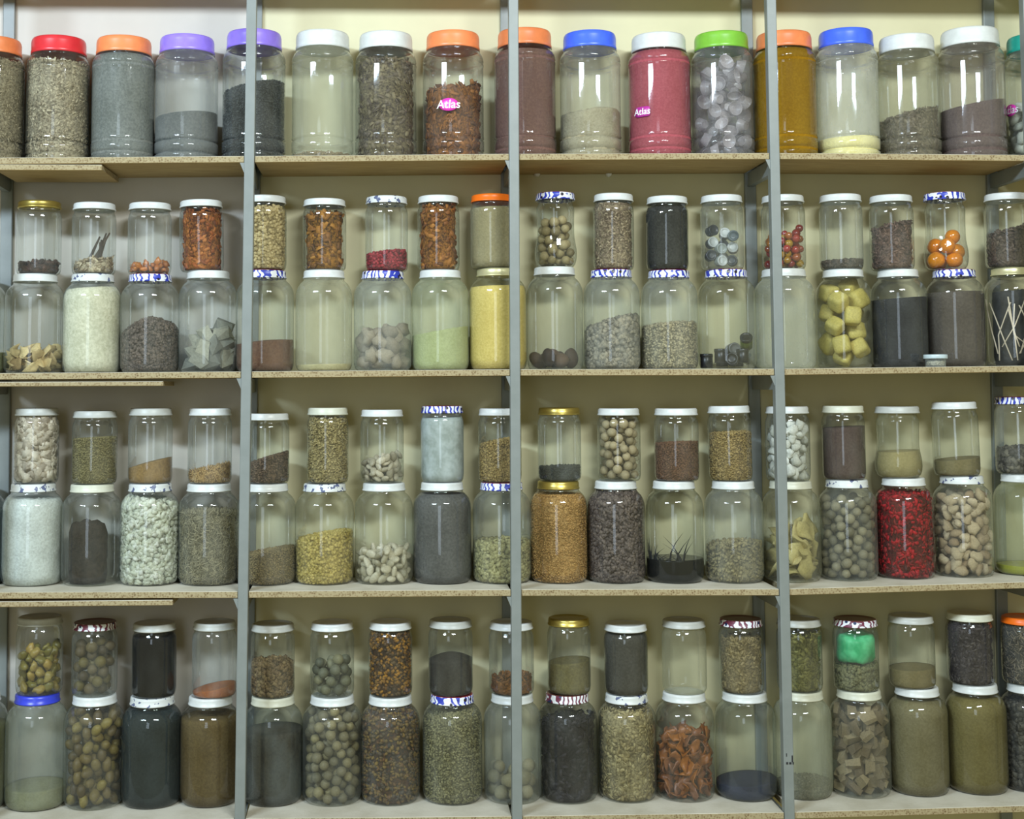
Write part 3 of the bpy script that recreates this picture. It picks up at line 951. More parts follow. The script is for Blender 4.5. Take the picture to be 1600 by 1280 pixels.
grains(L, fill_level(L, 528, 516, 0.028), 'chip', 5, [(62, 54, 52), (92, 82, 78), (112, 100, 94)], 'brown_crumble', 'crumble', cover=1.3)
items(U, 409, 407, 'chunk', 9.5, [(150, 84, 28), (196, 124, 48), (170, 100, 60)], 'resin_bit', 'resin', 'amber resin bit', nmax=110, rough=0.35, spec=0.6, group='amber resin bits')
L, U = pair(1, A(325, 90, 422, 'W', 'broken grey rocks', 0.10, DB_), A(316, 68, 311, 'W', 'orange bark chips', 0.06, DB_, lean=-0.02))
items(L, 560, 500, 'shard', 30, [(96, 100, 96), (124, 128, 124), (150, 152, 142)], 'grey_rock', 'rock', 'broken grey rock', nmax=60, rough=0.9, fit=0.66, group='grey rocks')
grains(U, fill_level(U, 328, 328), 'flake', 8.5, [(92, 44, 16), (146, 78, 30), (176, 112, 54)], 'bark_chips', 'bark', cover=1.7)
L, U = pair(1, A(414, 90, 421, 'F', 'reddish brown powder', 0.14, DG), A(414, 67, 304, 'W', 'small pale beans', 0.08, DG))
powder(L, 538, 530, (84, 56, 44), (104, 76, 60), mound=0.004)
grains(U, fill_level(U, 326, 322), 'round', 6.4, [(140, 126, 92), (178, 164, 124), (196, 182, 142)], 'pale_beans', 'beans', cover=1.5)
L, U = pair(1, A(506, 88, 421, 'W', 'pale yellowish dust', 0.42, DY, 0.35), A(507, 68, 309, 'W', 'orange brown peel', 0.08, DG))
powder(L, 570, 568, (158, 154, 120), (174, 170, 136), desc='pale yellowish dust')
grains(U, fill_level(U, 336, 332), 'flake', 10.5, [(76, 48, 20), (128, 84, 34), (164, 116, 48)], 'dried_peel', 'peel', cover=1.6)
L, U = pair(1, A(598, 90, 422, 'F', 'pinkish grey clay lumps', 0.30, DG, 0.5), A(604, 67, 305, 'WM', 'tiny red beads', 0.08, DB_))
items(L, 530, 505, 'chunk', 25, [(122, 114, 102), (152, 144, 130)], 'clay_lump', 'clay lump', 'grey clay lump', nmax=44, rough=0.9, fit=0.8, group='clay lumps')
grains(U, fill_level(U, 398, 390), 'round', 5.4, [(84, 12, 22), (140, 26, 44), (168, 60, 72)], 'red_beads', 'beads', cover=1.6)
L, U = pair(1, A(688, 89, 421, 'W', 'pale green powder', 0.34, (0.56, 0.60, 0.44, 1), 0.4), A(685, 66, 304, 'W', 'copper brown bark', 0.06, DG))
powder(L, 524, 508, (136, 146, 104), (152, 162, 122), lump=0.0008, big=18)
grains(U, fill_level(U, 320, 318), 'flake', 9.5, [(86, 50, 26), (132, 82, 40), (164, 112, 52)], 'bark_chips', 'bark', cover=1.7)
L, U = pair(1, A(778, 90, 418, 'PG', 'light yellow powder', 0.10, (0.66, 0.62, 0.36, 1), 0.3), A(769, 68, 302, 'OO', 'stone grey powder', 0.12, DG))
powder(L, 447, 445, (180, 164, 96), (196, 182, 116))
powder(U, 324, 322, (124, 118, 92), (140, 134, 106), mound=0.004)
L, U = pair(1, A(867, 88, 416, 'W', 'dark wrinkled nuts', 0.12, DG, 0.5), A(868, 66, 299, 'F', 'olive round nuts', 0.08, DG, kind='waist'))
items(L, 560, 550, 'nut', 25, [(48, 38, 34), (84, 66, 52)], 'dark_nut', 'nut', 'dark wrinkled nut', nmax=16, rough=0.7, fit=0.9, group='dark wrinkled nuts')
items(U, 345, 337, 'ball', 15.5, [(98, 90, 66), (140, 130, 96), (156, 146, 114)], 'olive_nut', 'nut', 'olive round nut', inner=1.6, nmax=120, group='olive round nuts')
L, U = pair(1, A(956, 88, 420, 'F', 'grey white crumbly clods', 0.26, DG, 0.5), A(958, 64, 301, 'W', 'beige oat like flakes', 0.08, DG, lean=0.01))
grains(L, fill_level(L, 520, 494, 0.006), 'chip', 8, [(98, 96, 90), (136, 132, 122), (158, 152, 138)], 'crumbly_clods', 'clods', cover=1.6)
grains(U, fill_level(U, 314, 314), 'flake', 5.2, [(98, 84, 72), (132, 118, 102), (160, 148, 126)], 'beige_flakes', 'flakes', cover=1.5)
L, U = pair(1, A(1046, 88, 421, 'F', 'striped tan seeds', 0.26, DG, 0.4), A(1042, 66, 305, 'W', 'black charcoal powder', 0.03, DG, lean=0.01))
grains(L, fill_level(L, 512, 504, 0.004), 'seed', 5.6, [(96, 90, 68), (146, 138, 112), (178, 170, 142)], 'tan_seeds', 'seeds', cover=1.6)
powder(U, 322, 322, (38, 40, 42), (56, 58, 60), bump=0.8)
L, U = pair(1, A(1136, 90, 420, 'F', 'black film canisters', 0.12, DY, 0.4), A(1128, 67, 303, 'W', 'dark caps and pucks', 0.20, DG, 0.4))


def canisters(j, spots, rpx, hpx, name, cat, one, group, body=(14, 15, 20), cap=(150, 158, 166)):
    for i, (px, py, tilt, dy, kb) in enumerate(spots):
        c = at(px, py, j.y + dy)
        r, hh = rpx / PXM, hpx / PXM
        e = empty(name, (c.x, j.y + dy, max(c.z, j.z0 + 0.003 + (hh / 2 if tilt == 0 else r))))
        e.rotation_euler = (tilt, 0, 0.3 * math.sin(i * 2.3))
        tag(e, item_label(j, one, (c.x - j.x, dy, c.z - j.z0), max(at(q_[0], q_[1], j.y).z for q_ in spots) - j.z0 + 0.001), cat, group)
        V, F = lathe([(r * 0.9, -hh / 2), (r * 0.95, -hh / 2 + 0.0006), (r * 0.95, hh * 0.28), (r * 0.9, hh * 0.3)], 24)
        b = kb or body
        mesh_obj('canister_body', V, F, m_plain('dark_shell', kcol(j, b), 0.35), e)
        V, F = lathe([(r * 0.97, hh * 0.26), (r, hh * 0.27), (r, hh * 0.46), (r * 0.93, hh * 0.5), (r * 0.75, hh * 0.5), (r * 0.72, hh * 0.47), (r * 0.3, hh * 0.47)], 24)
        mesh_obj('cap', V, F, m_plain('canister_cap', kcol(j, cap if i % 2 else b), 0.35), e)


canisters(L, [(1104, 568, 0, -0.012, None), (1126, 556, 0, -0.030, None), (1144, 562, 1.45, -0.030, None), (1160, 556, 0, -0.018, None), (1145, 546, 1.5, -0.006, (70, 74, 80)), (1166, 534, 0.8, 0.0, (70, 84, 20)), (1128, 562, 0, 0.018, None), (1152, 562, 0, 0.022, None)], 10, 22, 'film_canister', 'canister', 'black film canister', 'black film canisters', cap=(30, 33, 38))
canisters(U, [(1110, 400, 1.5, -0.012, None), (1126, 408, 1.57, -0.020, (110, 120, 124)), (1144, 408, 1.5, -0.012, None), (1112, 380, 1.4, -0.006, None), (1126, 389, 1.57, -0.020, (110, 120, 124)), (1145, 388, 1.4, -0.004, (84, 70, 70)), (1112, 361, 1.45, -0.004, None), (1132, 366, 1.3, 0.006, None), (1145, 369, 1.57, -0.016, (50, 66, 80)), (1128, 404, 1.5, 0.016, None), (1130, 384, 1.5, 0.016, None)], 8.6, 15, 'round_cap', 'cap', 'dark round cap', 'dark round caps', body=(26, 30, 40))
L, U = pair(1, A(1226, 94, 419, 'W', 'nothing but pale dust', 0.48, (0.54, 0.56, 0.48, 1), 0.25), A(1224, 68, 303, 'W', 'red and gold trinkets', 0.10, DG))
items(U, 372, 350, 'ball', 13, [(120, 18, 26), (160, 60, 60), (140, 104, 20), (170, 140, 50)], 'shiny_trinket', 'trinket', 'red or gold trinket', nmax=70, rough=0.2, spec=0.8, group='red and gold trinkets')
L, U = pair(1, A(1319, 86, 420, 'W', 'yellow square blocks', 0.07, DY), A(1314, 67, 302, 'W', 'a pinch of dark crumbs', 0.22, DG, 0.4))
items(L, 452, 448, 'block', 34, [(160, 152, 84), (182, 174, 104)], 'yellow_block', 'block', 'pale yellow block', nmax=30, rough=0.6, fit=0.90, group='pale yellow blocks')
grains(U, fill_level(U, 409, 406), 'chip', 4.5, [(58, 48, 42), (92, 80, 70)], 'dark_crumbs', 'crumbs', cover=1.4, desc='dark crumbs')
L, U = pair(1, A(1405, 86, 420, 'W', 'bluish black powder', 0.08, DG), A(1393, 68, 303, 'W', 'mauve brown flakes', 0.14, DG))
powder(L, 468, 462, (32, 34, 40), (44, 46, 54), bump=0.9)
grains(U, fill_level(U, 360, 346, 0.004), 'flake', 6.5, [(64, 48, 46), (96, 76, 72), (116, 94, 86)], 'mauve_flakes', 'flakes', cover=1.6)
L, U = pair(1, A(1493, 89, 420, 'F', 'ash grey powder', 0.10, (0.40, 0.38, 0.36, 1)), A(1477, 68, 299, 'F', 'glossy orange balls', 0.09, DG, kind='waist'))
powder(L, 456, 454, (66, 62, 60), (80, 76, 72))
items(U, 368, 352, 'ball', 26, [(196, 112, 4), (214, 136, 12)], 'orange_ball', 'ball', 'glossy orange ball', nmax=9, rough=0.15, spec=0.8, group='glossy orange balls', seed=4)
tub_c = at(1457, 573, 0.045)
L, U = pair(1, A(1584, 88, 417, 'PG', 'white twigs on black', 0.08, DG), A(1573, 68, 300, 'W', 'brown crumpled flakes', 0.12, DG))
column(L, fill_level(L, 455, 450), m_powder(kcol(L, (26, 28, 32)), kcol(L, (46, 48, 54)), 60, 0.6, 20), 'black_shreds', 'shreds', 0.001, 0.72, 'black shreds')
for i in range(16):
    a0 = -2.6 + 2.1 * i / 15 + 0.2 * math.sin(i * 5.1); a1 = a0 + 0.55 * math.sin(i * 3.7); a2 = a1 + 0.5 * math.cos(i * 2.9)
    q = []
    for a, z in ((a0, 0.010 + 0.012 * (i % 3)), (a1, 0.055 + 0.008 * (i % 4)), (a2, 0.112 + 0.010 * math.sin(i))):
        z = z * L.H / 0.175
        q.append(Vector((math.cos(a) * (rin(L, z) - 0.003), math.sin(a) * (rin(L, z) - 0.003), z)))
    V = []; n = 6
    for k, p in enumerate([q[0], q[0].lerp(q[1], 0.5), q[1], q[1].lerp(q[2], 0.5), q[2]]):
        rr = 0.0013
        # keep the chords inside the glass but outside the black mass
        hyp = math.hypot(p.x, p.y); f = min(1, (rin(L, p.z) - 0.003) / max(hyp, 1e-6)); 
        if k in (1, 3): f = (rin(L, p.z) - 0.004) / hyp if hyp > 0.01 else 1
        c = Vector((p.x * f, p.y * f, p.z))
        for m_ in range(n):
            b = 2 * math.pi * m_ / n; V.append((c.x + rr * math.cos(b), c.y + rr * math.sin(b), c.z))
    F = [(k * n + m_, k * n + (m_ + 1) % n, (k + 1) * n + (m_ + 1) % n, (k + 1) * n + m_) for k in range(4) for m_ in range(n)] + [tuple(range(n))[::-1], tuple(range(4 * n, 5 * n))]
    o = mesh_obj('white_twig', V, F, m_plain('white_twig', kcol(L, (186, 178, 166)), 0.6), loc=(L.x, L.y, L.z0))
    tag(o, 'white bent twig, %s from the left of sixteen, in pale gold lidded jar, second shelf' % ('first second third fourth fifth sixth seventh eighth ninth tenth eleventh twelfth thirteenth fourteenth fifteenth last'.split()[i]), 'twig', 'white twigs')
grains(U, fill_level(U, 368, 352), 'flake', 7.5, [(58, 48, 46), (84, 72, 68), (104, 92, 84)], 'crumpled_flakes', 'flakes', cover=1.6)
# little tub on the edge of the second shelf
zt = shelf_top(1, tub_c.x)
tb = empty('plastic_tub', (tub_c.x, 0.030, zt)); tag(tb, 'tiny clear plastic tub with a bluish lid at the front edge, second shelf', 'tub')
V, F = lathe([(0.013, 0.0), (0.0165, 0.0), (0.0172, 0.001), (0.0186, 0.018), (0.0186, 0.020)], 32); V2 = V
F = F[:-64] + [f for i, f in enumerate(F[-64:]) if i % 2 == 0]
mesh_obj('tub_body', V, F, m_glass(0.25, (0.6, 0.68, 0.74, 1), 0.1), tb)
V, F = lathe([(0.0192, 0.0150), (0.0208, 0.0150), (0.0212, 0.0158), (0.0212, 0.0215), (0.0205, 0.0225), (0.018, 0.0225), (0.017, 0.0215)], 32)
mesh_obj('lid', V, F, m_plain('pale_blue_plastic', (0.48, 0.58, 0.62, 1), 0.35), tb)
tj = Jar(); tj.row = 1; tj.cx = 1457; tj.R = 0.0165; tj.H = 0.02; tj.kind = 'small'; tj.P = np.array([(0.01, 0), (0.012, 0), (0.013, 0), (0.0158, 0.001), (0.0175, 0.02)]); tj.x, tj.y, tj.z0 = tub_c.x, 0.030, zt
tj.lid = 'W'; tj.desc = 'x'; tj.tier = 'u'
o = grains(tj, lambda x, y: 0.0085 + 0.05 * x, 'chip', 3.2, [(150, 150, 140), (190, 190, 180)], 'white_crumbs', 'crumbs')
o['label'] = 'white crumbs in the tiny clear tub on the second shelf edge'

# third shelf
L, U = pair(2, A(-40, 90, 755, 'W', 'dark teal dust', 0.16, (0.3, 0.36, 0.38, 1)), None)
powder(L, 800, 800, (60, 74, 78), (80, 94, 98), desc='dark teal dust')
L, U = pair(2, A(51, 92, 755, 'WM', 'bluish white soft chalk', 0.14, (0.62, 0.70, 0.76, 1), 0.3), A(57, 67, 638, 'GR', 'pale curd like clay', 0.08, DB_))
powder(L, 779, 782, (158, 166, 170), (182, 192, 198), lump=0.0012, big=26)
grains(U, fill_level(U, 656, 652), 'chip', 15, [(140, 132, 122), (176, 170, 160), (196, 192, 184)], 'pale_clay', 'clay', cover=2.6, rough=0.9)
L, U = pair(2, A(143, 90, 756, 'C', 'one dark earthy plug', 0.10, DG, 0.4), A(148, 68, 642, 'GR', 'olive ground herb', 0.10, DG))
o = column(L, lambda x, y: np.clip(0.113 - 8.5 * (x * x + y * y) - 0.002 * np.sin(x * 300), 0.003, 0.13), m_powder(kcol(L, (24, 20, 17)), kcol(L, (44, 37, 32)), 160, 0.9, 20, 0.9), 'earthy_plug', 'plug', 0.0012, 0.66, 'dark earthy plug', offx=-0.006)
grains(U, fill_level(U, 688, 685), 'seed', 3.2, [(92, 86, 56), (116, 110, 74), (134, 128, 92)], 'ground_herb', 'herb', cover=1.2, cap=3500)
L, U = pair(2, A(234, 90, 755, 'WM', 'snow white chunky flakes', 0.10, DB_), A(235, 67, 638, 'GR', 'ochre brown slanted powder', 0.12, DB_))
grains(L, fill_level(L, 782, 795, 0.003), 'chip', 8.5, [(158, 166, 156), (188, 196, 186), (206, 212, 204)], 'white_flakes', 'flakes', cover=1.8, rough=0.9)
powder(U, 733, 715, (104, 82, 44), (128, 104, 62), mound=0.002)
L, U = pair(2, A(326, 92, 755, 'W', 'grey green dried pods', 0.14, DG), A(328, 67, 638, 'W', 'straw coloured wood bits', 0.12, DB_))
grains(L, fill_level(L, 806, 806, 0.004), 'stick', 5.0, [(86, 84, 68), (122, 118, 98), (150, 146, 124)], 'dried_pods', 'pods', cover=2.2)
grains(U, fill_level(U, 742, 728), 'stick', 4.6, [(110, 84, 48), (160, 132, 84), (184, 160, 112)], 'wood_bits', 'wood', cover=2.0)
L, U = pair(2, A(416, 91, 755, 'W', 'brownish slanted millet', 0.16, DG), A(418, 67, 646, 'W', 'dark brown slanted seeds', 0.12, DG))
grains(L, fill_level(L, 876, 858), 'seed', 3.6, [(88, 76, 48), (116, 102, 68), (136, 122, 86)], 'millet', 'millet', cover=1.3)
grains(U, fill_level(U, 729, 708), 'seed', 5.2, [(56, 42, 34), (88, 70, 58), (108, 90, 74)], 'brown_seeds', 'seeds', cover=1.5)
L, U = pair(2, A(507, 90, 755, 'WM', 'round yellow soybeans', 0.16, DY, 0.4), A(512, 64, 637, 'C', 'straw coloured oats', 0.09, DG))
grains(L, fill_level(L, 850, 834, 0.002), 'round', 5.8, [(132, 118, 54), (162, 148, 80), (182, 168, 104)], 'soybeans', 'beans', cover=1.6)
grains(U, fill_level(U, 654, 656), 'seed', 5.2, [(110, 100, 64), (146, 134, 92), (164, 154, 114)], 'oat_grains', 'grain', cover=1.5, shp=(1.35, 0.5, 0.45))
L, U = pair(2, A(600, 90, 754, 'W', 'large striped white beans', 0.16, DY, 0.4), A(597, 67, 640, 'W', 'striped white beans', 0.10, DG))
items(L, 866, 858, 'bean', 15, [(132, 130, 116), (166, 164, 150), (184, 182, 170)], 'striped_bean', 'bean', 'striped white bean', inner=2.2, nmax=150, fit=0.80, rough=0.45, group='large striped beans')
items(U, 722, 712, 'bean', 12.5, [(126, 122, 108), (160, 156, 142), (178, 174, 160)], 'striped_bean', 'bean', 'striped white bean', nmax=110, fit=0.80, rough=0.45, group='striped beans')
L, U = pair(2, A(691, 90, 753, 'W', 'slate grey powder', 0.08, (0.34, 0.36, 0.38, 1)), A(691, 67, 634, 'F', 'ice blue waxy lump', 0.18, (0.56, 0.64, 0.70, 1), 0.5))
powder(L, 772, 770, (66, 68, 70), (84, 86, 88))
powder(U, 654, 652, (128, 140, 142), (156, 168, 176), big=20, scale=60, rough=0.5, bump=0.2, name='waxy_lump')
L, U = pair(2, A(784, 90, 753, 'F', 'greenish cream kernels', 0.18, DG), A(781, 67, 638, 'W', 'golden grain', 0.10, DG))
grains(L, fill_level(L, 854, 852, 0.002), 'chip', 7.0, [(118, 116, 76), (148, 146, 104), (168, 166, 126)], 'cream_kernels', 'kernels', cover=1.7)
grains(U, fill_level(U, 697, 684), 'seed', 4.4, [(110, 92, 52), (142, 122, 76), (160, 142, 94)], 'golden_grain', 'grain', cover=1.4)
L, U = pair(2, A(873, 89, 751, 'G', 'sandy orange grain', 0.08, (0.55, 0.45, 0.25, 1)), A(874, 67, 637, 'G', 'a few black seeds', 0.18, DG, 0.5))
grains(L, fill_level(L, 776, 776), 'seed', 3.2, [(140, 108, 62), (166, 132, 80), (184, 152, 102)], 'sandy_grain', 'grain', cover=1.2, cap=4500)
grains(U, fill_level(U, 733, 731), 'seed', 5.2, [(22, 24, 20), (44, 48, 42)], 'black_seeds', 'seeds', cover=1.6)
L, U = pair(2, A(963, 89, 751, 'W', 'purplish brown chips', 0.08, (0.34, 0.32, 0.32, 1)), A(967, 67, 638, 'W', 'round beige nuts', 0.07, DG))
grains(L, fill_level(L, 775, 772), 'chip', 5.8, [(64, 56, 56), (90, 82, 80), (110, 100, 96)], 'brown_chips', 'chips', cover=1.7)
items(U, 654, 654, 'ball', 14.5, [(112, 104, 82), (146, 138, 114), (160, 150, 124)], 'beige_nut', 'nut', 'round beige nut', inner=1.5, nmax=170, group='round beige nuts')
L, U = pair(2, A(1054, 89, 751, 'W', 'black liquid and fibres', 0.035, (0.50, 0.54, 0.46, 1), 0.3), A(1057, 69, 638, 'W', 'fine red brown grain', 0.10, DG))
powder(L, 876, 876, (9, 10, 13), (14, 15, 18), name='black_liquid', cat='liquid', rough=0.2, bump=0.0, desc='black liquid')
wm = m_plain('black_fibre', (0.01, 0.012, 0.016, 1), 0.5)
VV, FF = [], []
for i in range(30):
    a = -2.95 + 1.6 * ((i * 0.618) % 1) ** 1.4; rr = rin(L, 0.05) * (0.97 if i % 3 else 0.8)
    z = 0.038; ln = 0.012 + 0.042 * ((i * 0.37) % 1) ** 2; sw = 0.7 * math.sin(i * 1.9)
    for k in range(4):
        s = k / 3; ww = 0.0019 * (1 - s) + 0.0002; aa = a + sw * s * s
        for dx, dr in ((-ww, 0), (ww, 0), (0, -ww)):
            VV.append(((rr + dr) * math.cos(aa) - dx * math.sin(aa), (rr + dr) * math.sin(aa) + dx * math.cos(aa), z + ln * s))
    b0 = i * 12
    FF += [(b0 + 3 * k + m_, b0 + 3 * k + (m_ + 1) % 3, b0 + 3 * k + 3 + (m_ + 1) % 3, b0 + 3 * k + 3 + m_) for k in range(3) for m_ in range(3)]
tag(mesh_obj('black_fibres', VV, FF, wm, loc=(L.x, L.y, L.z0)), 'wispy black fibres above the black liquid in a large jar, third shelf', 'fibres', kind='stuff')
grains(U, fill_level(U, 695, 692), 'seed', 3.2, [(74, 48, 34), (100, 70, 52), (116, 86, 64)], 'red_brown_grain', 'grain', cover=1.3, cap=3500)
L, U = pair(2, A(1147, 90, 751, 'W', 'olive tan broad seeds', 0.26, DG, 0.4), A(1141, 67, 634, 'W', 'golden tan small seeds', 0.09, DG, lean=-0.015))
grains(L, fill_level(L, 858, 852, 0.003), 'seed', 8.0, [(92, 84, 56), (122, 114, 80), (142, 134, 100)], 'broad_seeds', 'seeds', cover=1.7, shp=(1.0, 0.8, 0.35))
grains(U, fill_level(U, 680, 676), 'seed', 4.4, [(110, 92, 54), (142, 124, 78), (158, 140, 96)], 'small_seeds', 'seeds', cover=1.5, shp=(1.2, 0.55, 0.5))
L, U = pair(2, A(1237, 89, 751, 'C', 'crumpled yellowish peel', 0.16, DY), A(1231, 68, 635, 'W', 'bright white chunks', 0.10, DB_))
items(L, 838, 826, 'slice', 34, [(120, 114, 76), (158, 152, 104), (176, 170, 126)], 'dried_peel', 'peel', 'crumpled yellowish peel piece', nmax=40, rough=0.8, fit=0.6, group='yellowish peel pieces')
items(U, 668, 662, 'chunk', 15, [(172, 178, 176), (206, 210, 208)], 'white_chunk', 'chunk', 'bright white chunk', inner=1.4, nmax=110, rough=0.9, fit=0.9, group='bright white chunks')
L, U = pair(2, A(1325, 89, 749, 'WM', 'grey green round nuts', 0.18, DG), A(1318, 66, 634, 'C', 'dark plum powder', 0.10, DG))
items(L, 782, 780, 'ball', 15, [(84, 82, 66), (112, 108, 90), (126, 122, 100)], 'grey_nut', 'nut', 'grey green nut', inner=1.4, nmax=200, group='grey green nuts')
powder(U, 670, 666, (62, 50, 50), (76, 64, 62))
L, U = pair(2, A(1414, 90, 746, 'W', 'crimson petals', 0.08, (0.45, 0.2, 0.2, 1)), A(1403, 72, 635, 'GR', 'faint olive powder', 0.34, (0.44, 0.44, 0.30, 1), 0.2, kind='waist'))
grains(L, fill_level(L, 776, 776), 'flake', 7.5, [(56, 34, 34), (132, 14, 26), (164, 22, 34), (96, 44, 42)], 'crimson_petals', 'petals', cover=2.6)
powder(U, 708, 704, (118, 110, 74), (130, 122, 86))
L, U = pair(2, A(1505, 90, 743, 'WM', 'knobbly cream lumps', 0.14, DG), A(1494, 70, 628, 'W', 'olive brown fine powder', 0.20, (0.46, 0.47, 0.36, 1), 0.3, lean=-0.02))
items(L, 780, 772, 'chunk', 16.5, [(130, 112, 88), (158, 146, 122), (176, 166, 146)], 'cream_lump', 'lump', 'cream lump', inner=1.6, nmax=260, rough=0.85, fit=0.92, group='knobbly cream lumps')
powder(U, 722, 714, (92, 86, 58), (106, 98, 70))
L, U = pair(2, A(1601, 90, 740, 'W', 'yellow green liquid', 0.24, (0.50, 0.56, 0.40, 1), 0.3), A(1591, 70, 620, 'F', 'dark scraps and shell', 0.20, DG))
powder(L, 886, 886, (120, 124, 10), (132, 136, 22), name='green_liquid', cat='liquid', rough=0.2, bump=0.0)
grains(U, fill_level(U, 710, 700), 'chip', 9, [(44, 40, 38), (74, 70, 66), (110, 106, 96)], 'dark_scraps', 'scraps', cover=1.6)

# bottom shelf
L, U = pair(3, A(-36, 90, 1087, 'W', 'dull olive dust', 0.2, DG), None)
powder(L, 1140, 1140, (70, 72, 40), (84, 86, 52), desc='olive dust')
L, U = pair(3, A(57, 91, 1088, 'DB', 'olive dust film', 0.44, (0.42, 0.46, 0.40, 1), 0.25), A(62, 69, 957, 'GR', 'yellowish resin lumps', 0.10, DG))
powder(L, 1238, 1236, (96, 98, 68), (112, 114, 84))
items(U, 1022, 1014, 'chunk', 15, [(88, 86, 34), (128, 118, 62), (150, 128, 70)], 'resin_lump', 'resin lump', 'yellowish resin lump', inner=1.5, nmax=90, rough=0.4, spec=0.5, fit=0.9, group='yellowish resin lumps')
L, U = pair(3, A(147, 90, 1090, 'W', 'oval brown green nuts', 0.12, DG), A(148, 68, 965, 'FR', 'dull brown round nuts', 0.16, DG))
items(L, 1114, 1112, 'nut', 16.5, [(64, 54, 36), (96, 84, 50), (118, 108, 58)], 'oval_nut', 'nut', 'oval brown green nut', inner=1.5, nmax=170, rough=0.5, group='oval brown green nuts')
items(U, 1014, 1004, 'ball', 16.5, [(60, 52, 40), (84, 74, 54), (92, 84, 46)], 'brown_nut', 'nut', 'dull brown nut', inner=1.5, nmax=90, group='dull brown nuts')
L, U = pair(3, A(237, 91, 1092, 'WM', 'black teal powder', 0.09, (0.20, 0.26, 0.28, 1)), A(241, 67, 967, 'GR', 'near black powder', 0.05, DG))
powder(L, 1108, 1108, (26, 32, 34), (36, 42, 44))
powder(U, 998, 996, (8, 8, 12), (13, 12, 17))
L, U = pair(3, A(328, 90, 1092, 'W', 'brown herb powder', 0.10, (0.34, 0.32, 0.26, 1)), A(335, 67, 965, 'GR', 'rust orange pinch', 0.22, (0.56, 0.62, 0.62, 1), 0.5))
powder(L, 1128, 1124, (68, 56, 32), (84, 72, 44))
powder(U, 1085, 1072, (130, 66, 10), (150, 84, 20))
L, U = pair(3, A(426, 90, 1092, 'C', 'grey brown heavy powder', 0.20, (0.30, 0.36, 0.35, 1), 0.6), A(426, 67, 968, 'GR', 'layered tan crumble', 0.12, DG))
powder(L, 1150, 1146, (44, 42, 40), (58, 56, 52))
grains(U, fill_level(U, 1040, 1042, 0.002), 'chip', 6.5, [(80, 64, 42), (112, 94, 66), (126, 110, 80)], 'tan_crumble', 'crumble', cover=1.5)
L, U = pair(3, A(519, 91, 1091, 'W', 'many round grey nuts', 0.13, DG), A(519, 67, 966, 'W', 'smooth round grey balls', 0.10, DG))
items(L, 1112, 1110, 'ball', 15.5, [(82, 80, 64), (106, 102, 82), (122, 116, 84)], 'grey_nut', 'nut', 'round grey nut', inner=1.4, nmax=230, group='round grey nuts')
items(U, 1040, 1024, 'ball', 16.5, [(70, 74, 64), (92, 96, 82), (114, 114, 90)], 'grey_ball', 'ball', 'smooth round grey ball', nmax=70, group='smooth grey balls')
L, U = pair(3, A(610, 90, 1091, 'W', 'mottled lentil mix', 0.12, DG), A(610, 67, 965, 'W', 'ochre and brown pollen', 0.08, DG))
grains(L, fill_level(L, 1112, 1112), 'seed', 8.0, [(52, 48, 52), (84, 70, 50), (112, 92, 44), (88, 60, 40)], 'mottled_lentils', 'lentils', cover=1.7, shp=(1.0, 0.8, 0.45))
grains(U, fill_level(U, 986, 984), 'seed', 7.0, [(58, 44, 36), (84, 66, 40), (150, 108, 30), (84, 60, 40)], 'bee_pollen', 'pollen', cover=1.7, shp=(1.0, 0.85, 0.6))
L, U = pair(3, A(707, 91, 1089, 'F', 'greenish fennel like seeds', 0.13, DG), A(704, 68, 962, 'GR', 'rounded black powder', 0.10, DG))
grains(L, fill_level(L, 1132, 1112, 0.002), 'seed', 6.0, [(82, 80, 54), (110, 108, 76), (130, 128, 98)], 'greenish_seeds', 'seeds', cover=1.8, shp=(1.2, 0.55, 0.5))
powder(U, 1036, 1034, (38, 36, 36), (50, 48, 46), mound=0.012)
L, U = pair(3, A(801, 88, 1088, 'W', 'pale knobbly nuts', 0.24, DG, 0.4), A(799, 69, 965, 'W', 'orange brown fragments', 0.14, DG))
items(L, 1212, 1204, 'ball', 22, [(104, 102, 80), (132, 128, 104)], 'pale_nut', 'nut', 'pale knobbly nut', nmax=24, group='pale knobbly nuts')
grains(U, fill_level(U, 1066, 1062), 'flake', 7, [(84, 52, 24), (130, 84, 32)], 'orange_fragments', 'fragments', cover=1.5)
L, U = pair(3, A(887, 91, 1087, 'FR', 'black purple dried petals', 0.14, (0.30, 0.32, 0.30, 1)), A(889, 66, 959, 'G', 'olive brown meal', 0.15, DG))
grains(L, fill_level(L, 1138, 1128), 'flake', 9.5, [(20, 18, 24), (34, 30, 38), (48, 44, 48)], 'black_petals', 'petals', cover=1.6)
powder(U, 1040, 1034, (78, 72, 40), (98, 92, 56), lump=0.0006)
L, U = pair(3, A(980, 89, 1088, 'WM', 'straw coloured chaff', 0.10, DG), A(978, 67, 968, 'W', 'graphite grey powder', 0.08, (0.3, 0.32, 0.32, 1)))
grains(L, fill_level(L, 1116, 1116), 'flake', 7.0, [(104, 94, 64), (138, 128, 92), (156, 148, 114)], 'straw_chaff', 'chaff', cover=1.8)
powder(U, 986, 986, (54, 54, 52), (68, 68, 66))
L, U = pair(3, A(1070, 90, 1086, 'W', 'burnt orange dried fruit', 0.10, DG), A(1069, 68, 962, 'GR', 'just a dusty film', 0.30, DY, 0.2))
items(L, 1140, 1130, 'slice', 21, [(92, 46, 10), (140, 84, 18), (108, 70, 50)], 'fruit_slice', 'fruit slice', 'orange fruit slice', inner=2.2, nmax=190, rough=0.4, spec=0.5, fit=0.62, group='burnt orange fruit slices')
